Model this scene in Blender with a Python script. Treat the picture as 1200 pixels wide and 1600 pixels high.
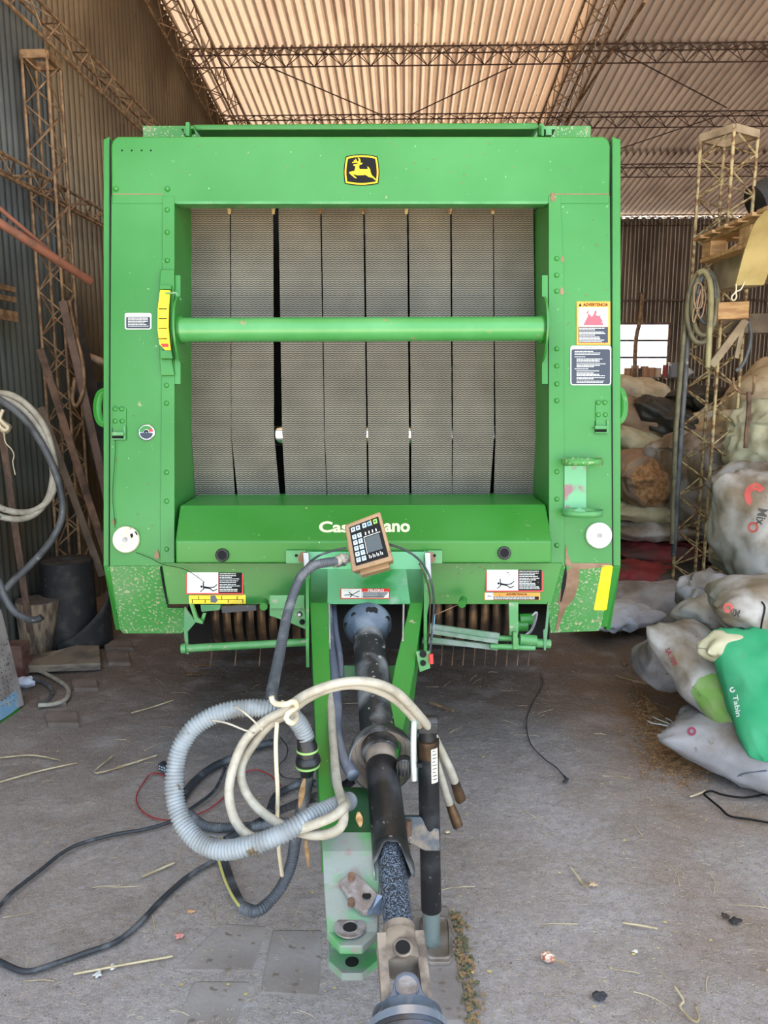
import bpy, bmesh, math, random
from math import sin, cos, pi, radians, sqrt
from mathutils import Vector, Matrix, noise, Euler
from mathutils.geometry import tessellate_polygon
from mathutils.bvhtree import BVHTree

for o in list(bpy.data.objects): bpy.data.objects.remove(o)
SC = bpy.context.scene
COL = SC.collection
random.seed(4)

# ------------------------------------------------------------------ camera
TH = radians(9.5); FPX = 1200.0; CAM = Vector((0, 0, 1.7))
RT = Vector((1, 0, 0)); UP = Vector((0, sin(TH), cos(TH))); FW = Vector((0, cos(TH), -sin(TH)))
cd = bpy.data.cameras.new('camera'); cam = bpy.data.objects.new('camera', cd); COL.objects.link(cam)
cam.location = CAM; cam.rotation_euler = (pi/2 - TH, 0, 0)
cd.sensor_fit = 'VERTICAL'; cd.sensor_height = 32; cd.lens = 24; cd.clip_start = .05; cd.clip_end = 300
SC.camera = cam

# ------------------------------------------------------------------ sky, sun, exposure
w = bpy.data.worlds.new('world'); SC.world = w; w.use_nodes = True
nt = w.node_tree; bg = nt.nodes['Background']
bg.inputs[0].default_value = (.70, .84, 1.0, 1); bg.inputs[1].default_value = 2.5
sd = bpy.data.lights.new('sun', 'SUN'); sun = bpy.data.objects.new('sun', sd); COL.objects.link(sun)
sd.energy = 42.0; sd.angle = radians(1); sd.color = (1, .95, .86)
sun.rotation_euler = Euler((radians(-14), radians(-46), 0))
SC.view_settings.view_transform = 'Standard'; SC.view_settings.look = 'None'
SC.view_settings.gamma = 1; SC.view_settings.use_curve_mapping = False
SC.view_settings.exposure = .68

# ------------------------------------------------------------------ pixel <-> place helpers
def ray(x, y): return (x-600)/FPX*RT + (800-y)/FPX*UP + FW
def W(x, y, c): return CAM + ray(x, y)*c                      # at camera-axis distance c
def G(x, y, z=0.0):                                           # on the level plane z
    d = ray(x, y); return CAM + d*((z-CAM.z)/d.z)
def WY(x, y, Y):
    d = ray(x, y); return CAM + d*(Y/d.y)
SY = radians(1.65)
def S(u, v, z): return Vector((u*cos(SY)+v*sin(SY), -u*sin(SY)+v*cos(SY), z))   # shed axes

# ------------------------------------------------------------------ mesh builder
def crv(pts, n=10, closed=False):
    P = [Vector(p) for p in pts]; out = []
    N = len(P)
    rng = range(N) if closed else range(N-1)
    for i in rng:
        if closed: p0, p1, p2, p3 = P[(i-1) % N], P[i], P[(i+1) % N], P[(i+2) % N]
        else: p0, p1, p2, p3 = P[max(i-1, 0)], P[i], P[i+1], P[min(i+2, N-1)]
        for k in range(n):
            t = k/n
            out.append(.5*((2*p1)+(p2-p0)*t+(2*p0-5*p1+4*p2-p3)*t*t+(3*p1-p0-3*p2+p3)*t**3))
    if not closed: out.append(P[-1])
    return out
def resample(P, step):
    out = [P[0].copy()]; d = 0
    for a, b in zip(P, P[1:]):
        L = (b-a).length
        if L < 1e-9: continue
        while d+L >= step:
            t = (step-d)/L; a = a.lerp(b, t); out.append(a.copy()); L = (b-a).length; d = 0
            if L < 1e-9: break
        d += L
    out.append(P[-1].copy()); return out

class MB:
    def __init__(s): s.v = []; s.f = []; s.m = []; s.mi = 0
    def add(s, vs, fs):
        b = len(s.v); s.v += [Vector(x) for x in vs]; s.f += [tuple(i+b for i in f) for f in fs]; s.m += [s.mi]*len(fs)
        return s
    def box(s, c, size, ax=None):
        c = Vector(c); X, Y, Z = ax if ax else (Vector((1,0,0)), Vector((0,1,0)), Vector((0,0,1)))
        hx, hy, hz = size[0]/2, size[1]/2, size[2]/2
        vs = [c+X*hx*i+Y*hy*j+Z*hz*k for i in (-1,1) for j in (-1,1) for k in (-1,1)]
        return s.add(vs, [(0,1,3,2),(4,6,7,5),(0,4,5,1),(2,3,7,6),(0,2,6,4),(1,5,7,3)])
    def bar(s, a, b, wd, ht, up=(0,0,1)):
        a = Vector(a); b = Vector(b); Y = (b-a).normalized(); X = Y.cross(Vector(up)).normalized(); Z = X.cross(Y)
        return s.box((a+b)/2, (wd, (b-a).length, ht), (X, Y, Z))
    def cyl(s, a, b, r0, r1=None, n=16, caps=True):
        a = Vector(a); b = Vector(b); r1 = r0 if r1 is None else r1
        return s.rings([(a, r0), (b, r1)], n, caps)
    def rings(s, pr, n=16, caps=True, d=None):      # straight lathe: list of (point, radius)
        d = d or (pr[-1][0]-pr[0][0]).normalized(); t = Vector((0,0,1)) if abs(d.z) < .9 else Vector((1,0,0))
        X = d.cross(t).normalized(); Y = d.cross(X)
        vs = []; fs = []
        for p, r in pr:
            for k in range(n): a = 2*pi*k/n; vs.append(p+(X*cos(a)+Y*sin(a))*r)
        for i in range(len(pr)-1):
            for k in range(n): fs.append((i*n+k, i*n+(k+1) % n, (i+1)*n+(k+1) % n, (i+1)*n+k))
        if caps: fs.append(tuple(range(n))[::-1]); fs.append(tuple((len(pr)-1)*n+k for k in range(n)))
        return s.add(vs, fs)
    def tube(s, P, r, n=8, caps=True, closed=False, flat=1.0):     # r: number or function of index
        N = len(P); vs = []; fs = []; prev = None
        for i, p in enumerate(P):
            a = P[(i-1) % N] if closed else P[max(i-1, 0)]; b = P[(i+1) % N] if closed else P[min(i+1, N-1)]
            d = (b-a)
            if d.length < 1e-9: d = Vector((0,0,1))
            d.normalize()
            if prev is None:
                t = Vector((0,0,1)) if abs(d.z) < .9 else Vector((1,0,0)); X = d.cross(t).normalized()
            else:
                X = (prev - d*prev.dot(d))
                X = X.normalized() if X.length > 1e-6 else d.orthogonal().normalized()
            prev = X; Y = d.cross(X)
            rr = r(i) if callable(r) else r
            for k in range(n): g = 2*pi*k/n; vs.append(p+X*cos(g)*rr+Y*sin(g)*rr*flat)
        for i in range(N if closed else N-1):
            j = (i+1) % N
            for k in range(n): fs.append((i*n+k, i*n+(k+1) % n, j*n+(k+1) % n, j*n+k))
        if caps and not closed: fs.append(tuple(range(n))[::-1]); fs.append(tuple((N-1)*n+k for k in range(n)))
        return s.add(vs, fs)
    def prism(s, pts, ext):                          # polygon (maybe concave) + extrusion vector
        P = [Vector(p) for p in pts]; n = len(P); ext = Vector(ext)
        tri = tessellate_polygon([P]); fs = [tuple(t) for t in tri]+[tuple(i+n for i in t[::-1]) for t in tri]
        fs += [(i, (i+1) % n, (i+1) % n+n, i+n) for i in range(n)]
        return s.add(P+[p+ext for p in P], fs)
    def pp(s, px, c, th=.004, d=None):               # prism whose outline is given in photo px at distance c
        return s.prism([W(x, y, c if not callable(c) else c(x, y)) for x, y in px], (d or FW)*th)
    def grid(s, fn, nu, nv, cu=False, cv=False):
        vs = [fn(i/(nu if cu else nu-1), j/(nv if cv else nv-1)) for i in range(nu) for j in range(nv)]; fs = []
        for i in range(nu if cu else nu-1):
            for j in range(nv if cv else nv-1):
                a, b = (i+1) % nu, (j+1) % nv
                fs.append((i*nv+j, a*nv+j, a*nv+b, i*nv+b))
        return s.add(vs, fs)
    def build(s, name, mat, parent=None, label=None, smooth=None, bevel=0, loc=None):
        me = bpy.data.meshes.new(name)
        o = bpy.data.objects.new(name, me)
        if parent is not None: base = ORG[parent.name]['_o']; o.parent = parent; ORG[o.name] = {'_o': base}
        else:
            if loc is None:
                zs = min(v.z for v in s.v); base = Vector((sum(v.x for v in s.v)/len(s.v), sum(v.y for v in s.v)/len(s.v), zs))
            else: base = Vector(loc)
            o.location = base; ORG[o.name] = {'_o': base}
        me.from_pydata([v-base for v in s.v], [], s.f)
        mats = mat if isinstance(mat, (list, tuple)) else [mat]
        for m in mats: me.materials.append(m)
        if len(mats) > 1: me.polygons.foreach_set('material_index', s.m)
        bm = bmesh.new(); bm.from_mesh(me); bmesh.ops.recalc_face_normals(bm, faces=bm.faces); bm.to_mesh(me); bm.free()
        if smooth is not None:
            me.polygons.foreach_set('use_smooth', [True]*len(me.polygons))
            if smooth < 179: me.set_sharp_from_angle(angle=radians(smooth))
        me.update(); COL.objects.link(o)
        if bevel:
            b = o.modifiers.new('b', 'BEVEL'); b.width = bevel; b.segments = 2; b.limit_method = 'ANGLE'; b.angle_limit = radians(35)
        if label: o['label'] = label
        return o
ORG = {}
def tag(o, label=None, cat=None, group=None, kind=None):
    if label: o['label'] = label
    if cat: o['category'] = cat
    if group: o['group'] = group
    if kind: o['kind'] = kind
    return o
def thing(name, loc, label, cat, group=None):
    o = bpy.data.objects.new(name, None); COL.objects.link(o); o.location = loc; o.empty_display_size = .05
    ORG[o.name] = {'_o': Vector(loc)}
    return tag(o, label, cat, group)
def dup(o, delta, label=None, parent=None):           # copy of a thing and of everything under it
    c = o.copy(); COL.objects.link(c); c.parent = parent
    if parent is None: c.location = o.location+Vector(delta)
    ORG[c.name] = {'_o': Vector(c.location)}
    if label: c['label'] = label
    for k in [x for x in bpy.data.objects if x.parent == o and x.name != c.name]: dup(k, (0,0,0), None, c)
    return c

# ------------------------------------------------------------------ materials
def lin(r, g, b):
    f = lambda c: ((c/255+.055)/1.055)**2.4 if c > 10 else c/255/12.92
    return (f(r), f(g), f(b), 1)
MT = {}
def mat(name, col, rough=.6, metal=0, col2=None, sc=6, lo=.4, hi=.65, dirt=None, bump=0, bsc=60, spec=.5, stretch=(1,1,1), detail=6):
    """procedural paint/metal/cloth: two noise-mixed tones, an optional dirt layer (colour, scale, lo, hi), noise bump"""
    m = bpy.data.materials.new(name); m.use_nodes = True; t = m.node_tree; N = t.nodes; L = t.links
    b = N['Principled BSDF']; b.inputs['Roughness'].default_value = rough; b.inputs['Metallic'].default_value = metal
    b.inputs['Specular IOR Level'].default_value = spec
    tc = N.new('ShaderNodeTexCoord'); mp = N.new('ShaderNodeMapping'); mp.inputs['Scale'].default_value = stretch
    L.new(tc.outputs['Object'], mp.inputs['Vector'])
    def nz(scale, lo, hi, det=detail):
        n = N.new('ShaderNodeTexNoise'); n.inputs['Scale'].default_value = scale; n.inputs['Detail'].default_value = det
        L.new(mp.outputs[0], n.inputs['Vector'])
        r = N.new('ShaderNodeMapRange'); r.inputs['From Min'].default_value = lo; r.inputs['From Max'].default_value = hi
        L.new(n.outputs['Fac'], r.inputs['Value']); return r.outputs[0]
    def mix(fac, a, c):
        x = N.new('ShaderNodeMix'); x.data_type = 'RGBA'
        L.new(fac, x.inputs[0])
        for sck, val in ((x.inputs[6], a), (x.inputs[7], c)):
            if isinstance(val, tuple): sck.default_value = val
            else: L.new(val, sck)
        return x.outputs[2]
    cur = col
    if col2: cur = mix(nz(sc, lo, hi), cur, col2)
    if dirt:
        for dcol, dsc, dlo, dhi in (dirt if isinstance(dirt, list) else [dirt]): cur = mix(nz(dsc, dlo, dhi, 8), cur, dcol)
    if isinstance(cur, tuple): b.inputs['Base Color'].default_value = cur
    else: L.new(cur, b.inputs['Base Color'])
    if bump:
        n = N.new('ShaderNodeTexNoise'); n.inputs['Scale'].default_value = bsc; n.inputs['Detail'].default_value = 5
        L.new(mp.outputs[0], n.inputs['Vector'])
        bp = N.new('ShaderNodeBump'); bp.inputs['Strength'].default_value = bump; bp.inputs['Distance'].default_value = .01
        L.new(n.outputs['Fac'], bp.inputs['Height']); L.new(bp.outputs[0], b.inputs['Normal'])
    MT[name] = m; return m

DUST = lin(165, 150, 128)
green = mat('green_paint', lin(38,116,36), .38, 0, lin(56,130,58), 2.2, .35, .7, [(lin(150,185,130), 55, .715, .75), (DUST, 17, .715, .76)], .03, 40)
greenDirty = mat('green_paint_dusty', lin(56,132,58), .5, 0, lin(84,138,80), 5, .4, .62, [(lin(160,160,130), 100, .575, .62), (lin(150,128,100), 12, .66, .72)], .05, 60)
greenPale = mat('green_paint_faded', lin(60,130,68), .4, 0, lin(84,144,90), 7, .42, .62, [(lin(150,140,125), 25, .62, .7)], .05, 50)
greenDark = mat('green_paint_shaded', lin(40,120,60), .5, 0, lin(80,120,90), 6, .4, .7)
hitchM = mat('hitch_worn_paint', lin(78,142,88), .5, 0, lin(126,134,128), 9, .36, .5, [(lin(130,120,115), 30, .6, .7)], .1, 80)
black = mat('black_plastic', lin(22,23,26), .42, 0, lin(60,62,66), 8, .52, .72, [(lin(150,150,148), 60, .68, .74)], .05, 90)
blackDusty = mat('black_plastic_dusty', lin(34,36,40), .5, 0, lin(125,128,132), 9, .46, .66, [(lin(170,168,160), 45, .64, .72)], .05, 90)
rubber = mat('rubber_black', lin(38,38,40), .7, 0, lin(75,72,68), 9, .5, .72, (lin(120,112,100), 50, .68, .74), .1, 90)
voidM = mat('dark_cavity', lin(10,10,11), .9)  # near-black colour standing in for the shade inside holes and cavities
steelBrown = mat('worn_brown_steel', lin(70,58,48), .45, .7, lin(120,95,70), 10, .45, .65, None, .05, 60)
steel = mat('bare_steel', lin(150,152,155), .35, .8, lin(110,100,90), 14, .5, .65, None, .05, 80)
chrome = mat('polished_steel', lin(215,215,215), .15, 1, lin(150,140,120), 12, .6, .8)
steelBlue = mat('blued_steel', lin(110,124,146), .35, .5, lin(84,84,88), 9, .45, .6, (lin(120,95,75), 14, .6, .7), .06, 70)
rustM = mat('rusty_steel', lin(122,94,76), .75, .2, lin(70,55,46), 12, .4, .65, None, .2, 70)
rustLight = mat('rusty_lattice_steel', lin(160,130,98), .75, .1, lin(115,88,64), 18, .4, .6, None, .2, 90)
rustTan = mat('painted_lattice_steel', lin(178,160,118), .65, .1, lin(112,82,52), 24, .45, .58, None, .2, 90)
rustDark = mat('dark_purlin_steel', lin(78,50,38), .8, .1, lin(50,32,26), 14, .4, .6)
orangeP = mat('orange_primer_pipe', lin(160,104,84), .6, 0, lin(128,92,76), 10, .5, .65, (DUST, 20, .62, .7))
brownP = mat('brown_bare_patch', lin(140,112,90), .8, 0, lin(120,92,70), 14, .4, .6)
cream = mat('cream_plastic', lin(222,216,190), .5, 0, lin(200,190,160), 12, .5, .7, (lin(110,100,85), 60, .68, .72))
whiteP = mat('white_plastic', lin(232,232,226), .4, 0, lin(205,203,195), 12, .5, .7)
yellow = mat('yellow_decal', lin(250,210,30), .5, 0, lin(238,205,60), 14, .5, .7, (lin(150,125,100), 22, .70, .73))
yellowC = mat('yellow_clean', lin(252,208,0), .5)
blackD = mat('black_decal', lin(16,14,14), .6, spec=.2)
navy = mat('navy_decal', lin(42,50,66), .5)
whiteD = mat('white_decal', lin(228,232,228), .5, 0, lin(200,205,200), 30, .55, .7)
creamD = mat('cream_letter_decal', lin(232,235,190), .5)
redD = mat('red_decal', lin(212,52,48), .5)
pinkD = mat('flame_decal', lin(228,80,95), .5)
orangeD = mat('orange_decal', lin(240,150,50), .5)
greyD = mat('grey_print', lin(90,96,105), .6)
boxTan = mat('tan_monitor_plastic', lin(136,108,78), .45, 0, lin(150,120,86), 6, .4, .6, (lin(120,90,60), 40, .66, .7))
screenM = mat('lcd_glass', lin(58,64,66), .15)
keyM = mat('pale_key', lin(175,200,215), .5)
creamHose = mat('cream_hose', lin(168,163,150), .55, 0, lin(146,140,126), 22, .45, .65, [(lin(60,60,62), 26, .69, .72)])
greyHose = mat('grey_corrugated_conduit', lin(132,140,146), .5, 0, lin(108,112,114), 14, .45, .65, [(lin(90,80,62), 18, .66, .7)])
darkHose = mat('dark_corrugated_conduit', lin(70,75,82), .55, 0, lin(110,112,116), 16, .5, .7)
cable = mat('black_cable', lin(45,48,54), .6, 0, lin(95,98,102), 18, .5, .7)
redW = mat('red_wire', lin(150,45,50), .5)
ropeM = mat('rope', lin(205,192,165), .85, 0, None, bump=.3, bsc=220)
woodOld = mat('old_grey_wood', lin(140,128,112), .85, 0, lin(92,84,78), 5, .42, .62, None, .4, 30, stretch=(1,1,5))
woodStump = mat('stump_wood', lin(160,140,116), .85, 0, lin(92,80,72), 6, .42, .62, None, .5, 20, stretch=(5,5,1))
woodNew = mat('pallet_wood', lin(196,158,110), .8, 0, lin(165,125,85), 6, .4, .6, None, .2, 40, stretch=(1,4,6))
woodDust = mat('dusty_timber', lin(165,148,122), .85, 0, lin(125,108,88), 7, .4, .65, None, .3, 40)
foamM = mat('yellow_foam_strip', lin(172,152,100), .9, 0, lin(156,136,86), 9, .4, .65, None, .2, 150)
concreteM = mat('grey_board', lin(158,152,148), .85, 0, lin(128,120,115), 8, .4, .65, (lin(100,92,86), 30, .62, .7), .15, 60)
blueT = mat('blue_paint_patch', lin(120,160,190), .7, 0, lin(150,165,175), 20, .5, .6)
leafM = mat('dry_leaf', lin(172,140,98), .8, 0, lin(140,105,70), 40, .4, .6)
straw = mat('straw', lin(196,182,150), .85, 0, lin(150,132,100), 9, .4, .6)
grainM = mat('grain', lin(182,140,96), .85, 0, lin(140,102,66), 30, .4, .6, None, .8, 300)
def sackmat(n, a, b, d=lin(128,116,98), k=.56):
    return mat(n, a, .75, 0, b, 5, .4, .65, [(d, 4.5, k, k+.16), (lin(105,92,75), 22, .66, .74)], .18, 320, stretch=(1,1,1))
sWhite = sackmat('woven_sack_white', lin(170,166,162), lin(148,142,136), lin(116,102,84), .44)
sGrey = sackmat('woven_sack_grey', lin(160,157,159), lin(130,126,126), lin(112,102,92), .49)
sBeige = sackmat('woven_sack_beige', lin(196,180,150), lin(165,148,118))
sYel = sackmat('woven_sack_yellowish', lin(184,178,148), lin(158,150,120))
sBrown = sackmat('woven_sack_brown', lin(150,125,102), lin(120,98,80))
sBlue = sackmat('woven_sack_bluewhite', lin(205,212,228), lin(180,186,200), k=.66)
sGreen = sackmat('woven_sack_green', lin(32,140,92), lin(60,150,105), lin(110,140,115), .63)
sLime = mat('woven_sack_limegreen', lin(110,150,70), .75, 0, lin(150,150,120), 4, .4, .6, None, .18, 320)
sRed = sackmat('woven_sack_red', lin(130,46,48), lin(96,48,48), lin(85,62,56), .5)
sDark = mat('dark_plastic_sheet', lin(38,38,36), .5, 0, lin(62,58,50), 5, .4, .65, None, .2, 30)

def wave_belt():
    m = bpy.data.materials.new('patterned_belt_rubber'); m.use_nodes = True; t = m.node_tree; N = t.nodes; L = t.links
    b = N['Principled BSDF']; b.inputs['Roughness'].default_value = .75
    tc = N.new('ShaderNodeTexCoord'); sp = N.new('ShaderNodeSeparateXYZ'); L.new(tc.outputs['Object'], sp.inputs[0])
    def mth(op, a, c=None):
        x = N.new('ShaderNodeMath'); x.operation = op
        for i, q in enumerate((a, c)):
            if q is None: continue
            if isinstance(q, (int, float)): x.inputs[i].default_value = q
            else: L.new(q, x.inputs[i])
        return x.outputs[0]
    sx = mth('SINE', mth('MULTIPLY', sp.outputs[0], 2*pi/.0205))
    z = mth('MULTIPLY', sp.outputs[2], 2*pi/.0098)
    a = mth('SINE', mth('ADD', z, mth('MULTIPLY', sx, 1.5)))
    c = mth('SINE', mth('SUBTRACT', z, mth('MULTIPLY', sx, .25)))
    h = mth('ADD', mth('MULTIPLY', a, .75), mth('MULTIPLY', c, .25))
    r = N.new('ShaderNodeMapRange'); r.inputs['From Min'].default_value = -.8; r.inputs['From Max'].default_value = .7; L.new(h, r.inputs['Value'])
    n = N.new('ShaderNodeTexNoise'); n.inputs['Scale'].default_value = 5; L.new(tc.outputs['Object'], n.inputs['Vector'])
    cr = N.new('ShaderNodeMix'); cr.data_type = 'RGBA'; cr.inputs[6].default_value = lin(48,47,46); cr.inputs[7].default_value = lin(126,122,108); L.new(r.outputs[0], cr.inputs[0])
    c2 = N.new('ShaderNodeMix'); c2.data_type = 'RGBA'; c2.blend_type = 'MULTIPLY'; c2.inputs[0].default_value = 1
    mr = N.new('ShaderNodeMapRange'); mr.inputs['From Min'].default_value = .3; mr.inputs['From Max'].default_value = .7; mr.inputs['To Min'].default_value = .75; mr.inputs['To Max'].default_value = 1.1
    L.new(n.outputs['Fac'], mr.inputs['Value']); L.new(cr.outputs[2], c2.inputs[6]); L.new(mr.outputs[0], c2.inputs[7])
    L.new(c2.outputs[2], b.inputs['Base Color'])
    bp = N.new('ShaderNodeBump'); bp.inputs['Strength'].default_value = .6; bp.inputs['Distance'].default_value = .003
    L.new(r.outputs[0], bp.inputs['Height']); L.new(bp.outputs[0], b.inputs['Normal'])
    return m
beltM = wave_belt()
# ================================================================== THE SHED
def floor_mat():
    m = bpy.data.materials.new('packed_dirt_floor'); m.use_nodes = True; t = m.node_tree; N = t.nodes; L = t.links
    b = N['Principled BSDF']; b.inputs['Roughness'].default_value = .92; b.inputs['Specular IOR Level'].default_value = .2
    tc = N.new('ShaderNodeTexCoord'); co = tc.outputs['Object']
    def nz(sc, lo, hi, det=8, t0=0, t1=1):
        n = N.new('ShaderNodeTexNoise'); n.inputs['Scale'].default_value = sc; n.inputs['Detail'].default_value = det; L.new(co, n.inputs['Vector'])
        r = N.new('ShaderNodeMapRange'); r.inputs['From Min'].default_value = lo; r.inputs['From Max'].default_value = hi
        r.inputs['To Min'].default_value = t0; r.inputs['To Max'].default_value = t1
        L.new(n.outputs['Fac'], r.inputs['Value']); return r.outputs[0]
    def mix(f, a, c, bt='MIX'):
        x = N.new('ShaderNodeMix'); x.data_type = 'RGBA'; x.blend_type = bt
        if isinstance(f, float): x.inputs[0].default_value = f
        else: L.new(f, x.inputs[0])
        for s_, v in ((x.inputs[6], a), (x.inputs[7], c)):
            if isinstance(v, tuple): s_.default_value = v
            else: L.new(v, s_)
        return x.outputs[2]
    sp = N.new('ShaderNodeSeparateXYZ'); L.new(co, sp.inputs[0])
    mr = N.new('ShaderNodeMapRange'); mr.inputs['From Min'].default_value = 2.6; mr.inputs['From Max'].default_value = 4.2
    wob = N.new('ShaderNodeMath'); wob.operation = 'ADD'; L.new(sp.outputs[1], wob.inputs[0]); L.new(nz(1.3, 0, 1, 4, -1.0, 1.0), wob.inputs[1]); L.new(wob.outputs[0], mr.inputs['Value'])
    c = mix(nz(1.1, .38, .62), lin(168,162,163), lin(148,140,138))
    c = mix(mr.outputs[0], c, lin(110,96,87))                       # earth turns darker brown further in
    c = mix(nz(5, .5, .75), c, lin(160,154,152))
    c = mix(nz(150, .62, .7), c, lin(176,166,150))
    c = mix(nz(90, .68, .73), c, lin(78,68,62))
    c = mix(nz(45, .35, .65, 4, 0, .35), c, lin(112,104,100))
    c = mix(nz(230, .55, .72, 3, 0, .8), c, lin(192,182,166))
    c = mix(nz(190, .60, .72, 3, 0, .8), c, lin(92,82,76))
    sx_ = N.new('ShaderNodeMapping'); gp = G(1045, 1122); sx_.inputs['Location'].default_value = (-gp.x, -gp.y, 0); L.new(co, sx_.inputs['Vector'])
    ln = N.new('ShaderNodeVectorMath'); ln.operation = 'LENGTH'; L.new(sx_.outputs[0], ln.inputs[0])
    dm = N.new('ShaderNodeMath'); dm.operation = 'ADD'; L.new(ln.outputs['Value'], dm.inputs[0]); L.new(nz(6, 0, 1, 6, -.35, .35), dm.inputs[1])
    dr_ = N.new('ShaderNodeMapRange'); dr_.inputs['From Min'].default_value = .45; dr_.inputs['From Max'].default_value = .1; L.new(dm.outputs[0], dr_.inputs['Value'])
    c = mix(dr_.outputs[0], c, lin(138,104,74))
    # grain/chaff tint to the right
    gx = N.new('ShaderNodeMapRange'); gx.inputs['From Min'].default_value = .25; gx.inputs['From Max'].default_value = 1.3; L.new(sp.outputs[0], gx.inputs['Value'])
    mm = N.new('ShaderNodeMath'); mm.operation = 'MULTIPLY'; L.new(gx.outputs[0], mm.inputs[0]); L.new(nz(2.2, .42, .62), mm.inputs[1])
    m2 = N.new('ShaderNodeMath'); m2.operation = 'MULTIPLY'; L.new(mm.outputs[0], m2.inputs[0]); m2.inputs[1].default_value = .5
    c = mix(m2.outputs[0], c, lin(128,104,80))
    L.new(c, b.inputs['Base Color'])
    n1 = N.new('ShaderNodeTexNoise'); n1.inputs['Scale'].default_value = 7; n1.inputs['Detail'].default_value = 12; n1.inputs['Roughness'].default_value = .65; L.new(co, n1.inputs['Vector'])
    bp = N.new('ShaderNodeBump'); bp.inputs['Strength'].default_value = .6; bp.inputs['Distance'].default_value = .05
    L.new(n1.outputs['Fac'], bp.inputs['Height']); L.new(bp.outputs[0], b.inputs['Normal'])
    return m
floorM = floor_mat()
def gz(x, y): return .006*noise.noise(Vector((x*2.2, y*2.2, 0)))+.003*noise.noise(Vector((x*9, y*9, 3)))-.009
m = MB(); m.grid(lambda a, b: (lambda x, y: Vector((x, y, gz(x, y))))(-3.2+11.6*a, -.2+15.6*b), 170, 240)
tag(m.build('floor', floorM, None, smooth=179, loc=(0,0,0)), 'packed grey-brown dirt floor', kind='structure')
yardM = mat('sunlit_yard_earth', lin(196,182,160), .95, 0, lin(176,160,138), .8, .4, .6)
m = MB(); m.box((2.5, -10.3, -.1), (44, 20, .15)); tag(m.build('ground_yard', yardM), 'bare earth yard outside the open front', kind='structure')
m = MB(); m.box((2.5, 24.0, -.1), (44, 17, .15)); tag(m.build('ground_behind', yardM), 'bare earth behind the shed', kind='structure')

RA, RB = 6.43, -.1162
def roofz(v): return RA+RB*v
def sheet_mat(name, a, b_, r, metal=.35, rough=.5, sc=3):
    return mat(name, a, rough, metal, b_, sc, .38, .62, [(r, 2.2, .56, .68), (lin(92,66,48), 30, .68, .74)], .03, 50, stretch=(1,.35,.35))
roofPale = sheet_mat('pale_roof_sheet', lin(214,196,174), lin(196,176,154), lin(176,146,120), .2, .45)
roofRust = sheet_mat('brown_roof_sheet', lin(158,142,128), lin(138,120,104), lin(116,92,74), .2, .45)
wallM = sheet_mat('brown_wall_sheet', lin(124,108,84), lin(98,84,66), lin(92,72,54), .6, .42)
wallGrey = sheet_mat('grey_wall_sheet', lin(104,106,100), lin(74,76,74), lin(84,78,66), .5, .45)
wallBack = sheet_mat('dark_back_wall_sheet', lin(140,122,104), lin(112,98,84), lin(108,84,66), .75, .4)
def lets_light(m, k, col):          # translucency added to the metal sheets to brighten the roof and its stripes
    t = m.node_tree; N = t.nodes; L = t.links; out = N['Material Output']; b = N['Principled BSDF']
    tr = N.new('ShaderNodeBsdfTranslucent'); tr.inputs[0].default_value = col
    mx = N.new('ShaderNodeMixShader'); mx.inputs[0].default_value = k
    L.new(b.outputs[0], mx.inputs[1]); L.new(tr.outputs[0], mx.inputs[2]); L.new(mx.outputs[0], out.inputs[0])
lets_light(roofPale, .038, lin(250,218,190)); lets_light(roofRust, .034, lin(235,212,192))
def corr(m, fn, a0, a1, pitch, amp, ends, th=.004, n=8, deep=0):
    """corrugated sheet; fn(a, t, h) -> point, a across the waves, t in ends along them, h off the plane"""
    k = int(round((a1-a0)/pitch*n)); A = [a0+(a1-a0)*i/k for i in range(k+1)]
    hs = [amp*cos(2*pi*a/pitch) if not deep else -amp+deep*(.5+.5*cos(2*pi*a/pitch)) for a in A]
    vs = []; fs = []; E_ = len(ends)
    for a, h in zip(A, hs):
        for t in ends: vs.append(fn(a, t, h))
    for i in range(k):
        for j in range(E_-1): fs.append((i*E_+j, (i+1)*E_+j, (i+1)*E_+j+1, i*E_+j+1))
    m.add(vs, fs)
m = MB()
for (v0, v1, dz) in ((.3,3.9,0),(3.8,7.2,.012),(7.1,9.4,.024),(9.3,12.2,.036),(12.1,15.05,.048)):
    m.mi = 0; corr(m, lambda a, t, h: S(a, t, roofz(t)+.02+h+dz*.3), -3.1, 1.9, .1, .02, (v0, v1), n=12, deep=.085)
    m.mi = 1; corr(m, lambda a, t, h: S(a, t, roofz(t)+.02+h+dz*.3), 1.9, 8.4, .1, .02, (v0, v1), n=12, deep=.085)
tag(m.build('ceiling', [roofPale, roofRust], None, smooth=60, loc=(0,0,0)), 'corrugated metal roof seen from below', kind='structure')
m = MB()
m.mi = 0; corr(m, lambda a, t, h: S(-2.5+h, a, -.02 if t == 0 else roofz(a)+.035), .3, 5.7, .076, .017, (0, 1))  # near stretch coloured greyer for the lighting change along one wall
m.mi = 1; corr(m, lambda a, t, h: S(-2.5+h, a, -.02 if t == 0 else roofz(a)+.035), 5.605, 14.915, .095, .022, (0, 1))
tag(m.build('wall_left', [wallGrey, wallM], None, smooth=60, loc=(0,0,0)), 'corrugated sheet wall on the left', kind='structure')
m = MB(); corr(m, lambda a, t, h: S(8.0+h, a, -.02 if t == 0 else roofz(a)+.035), .3, 14.9, .1, .014, (0, 1))
tag(m.build('wall_right', wallM, None, smooth=60, loc=(0,0,0)), 'corrugated sheet wall on the right', kind='structure')
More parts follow.
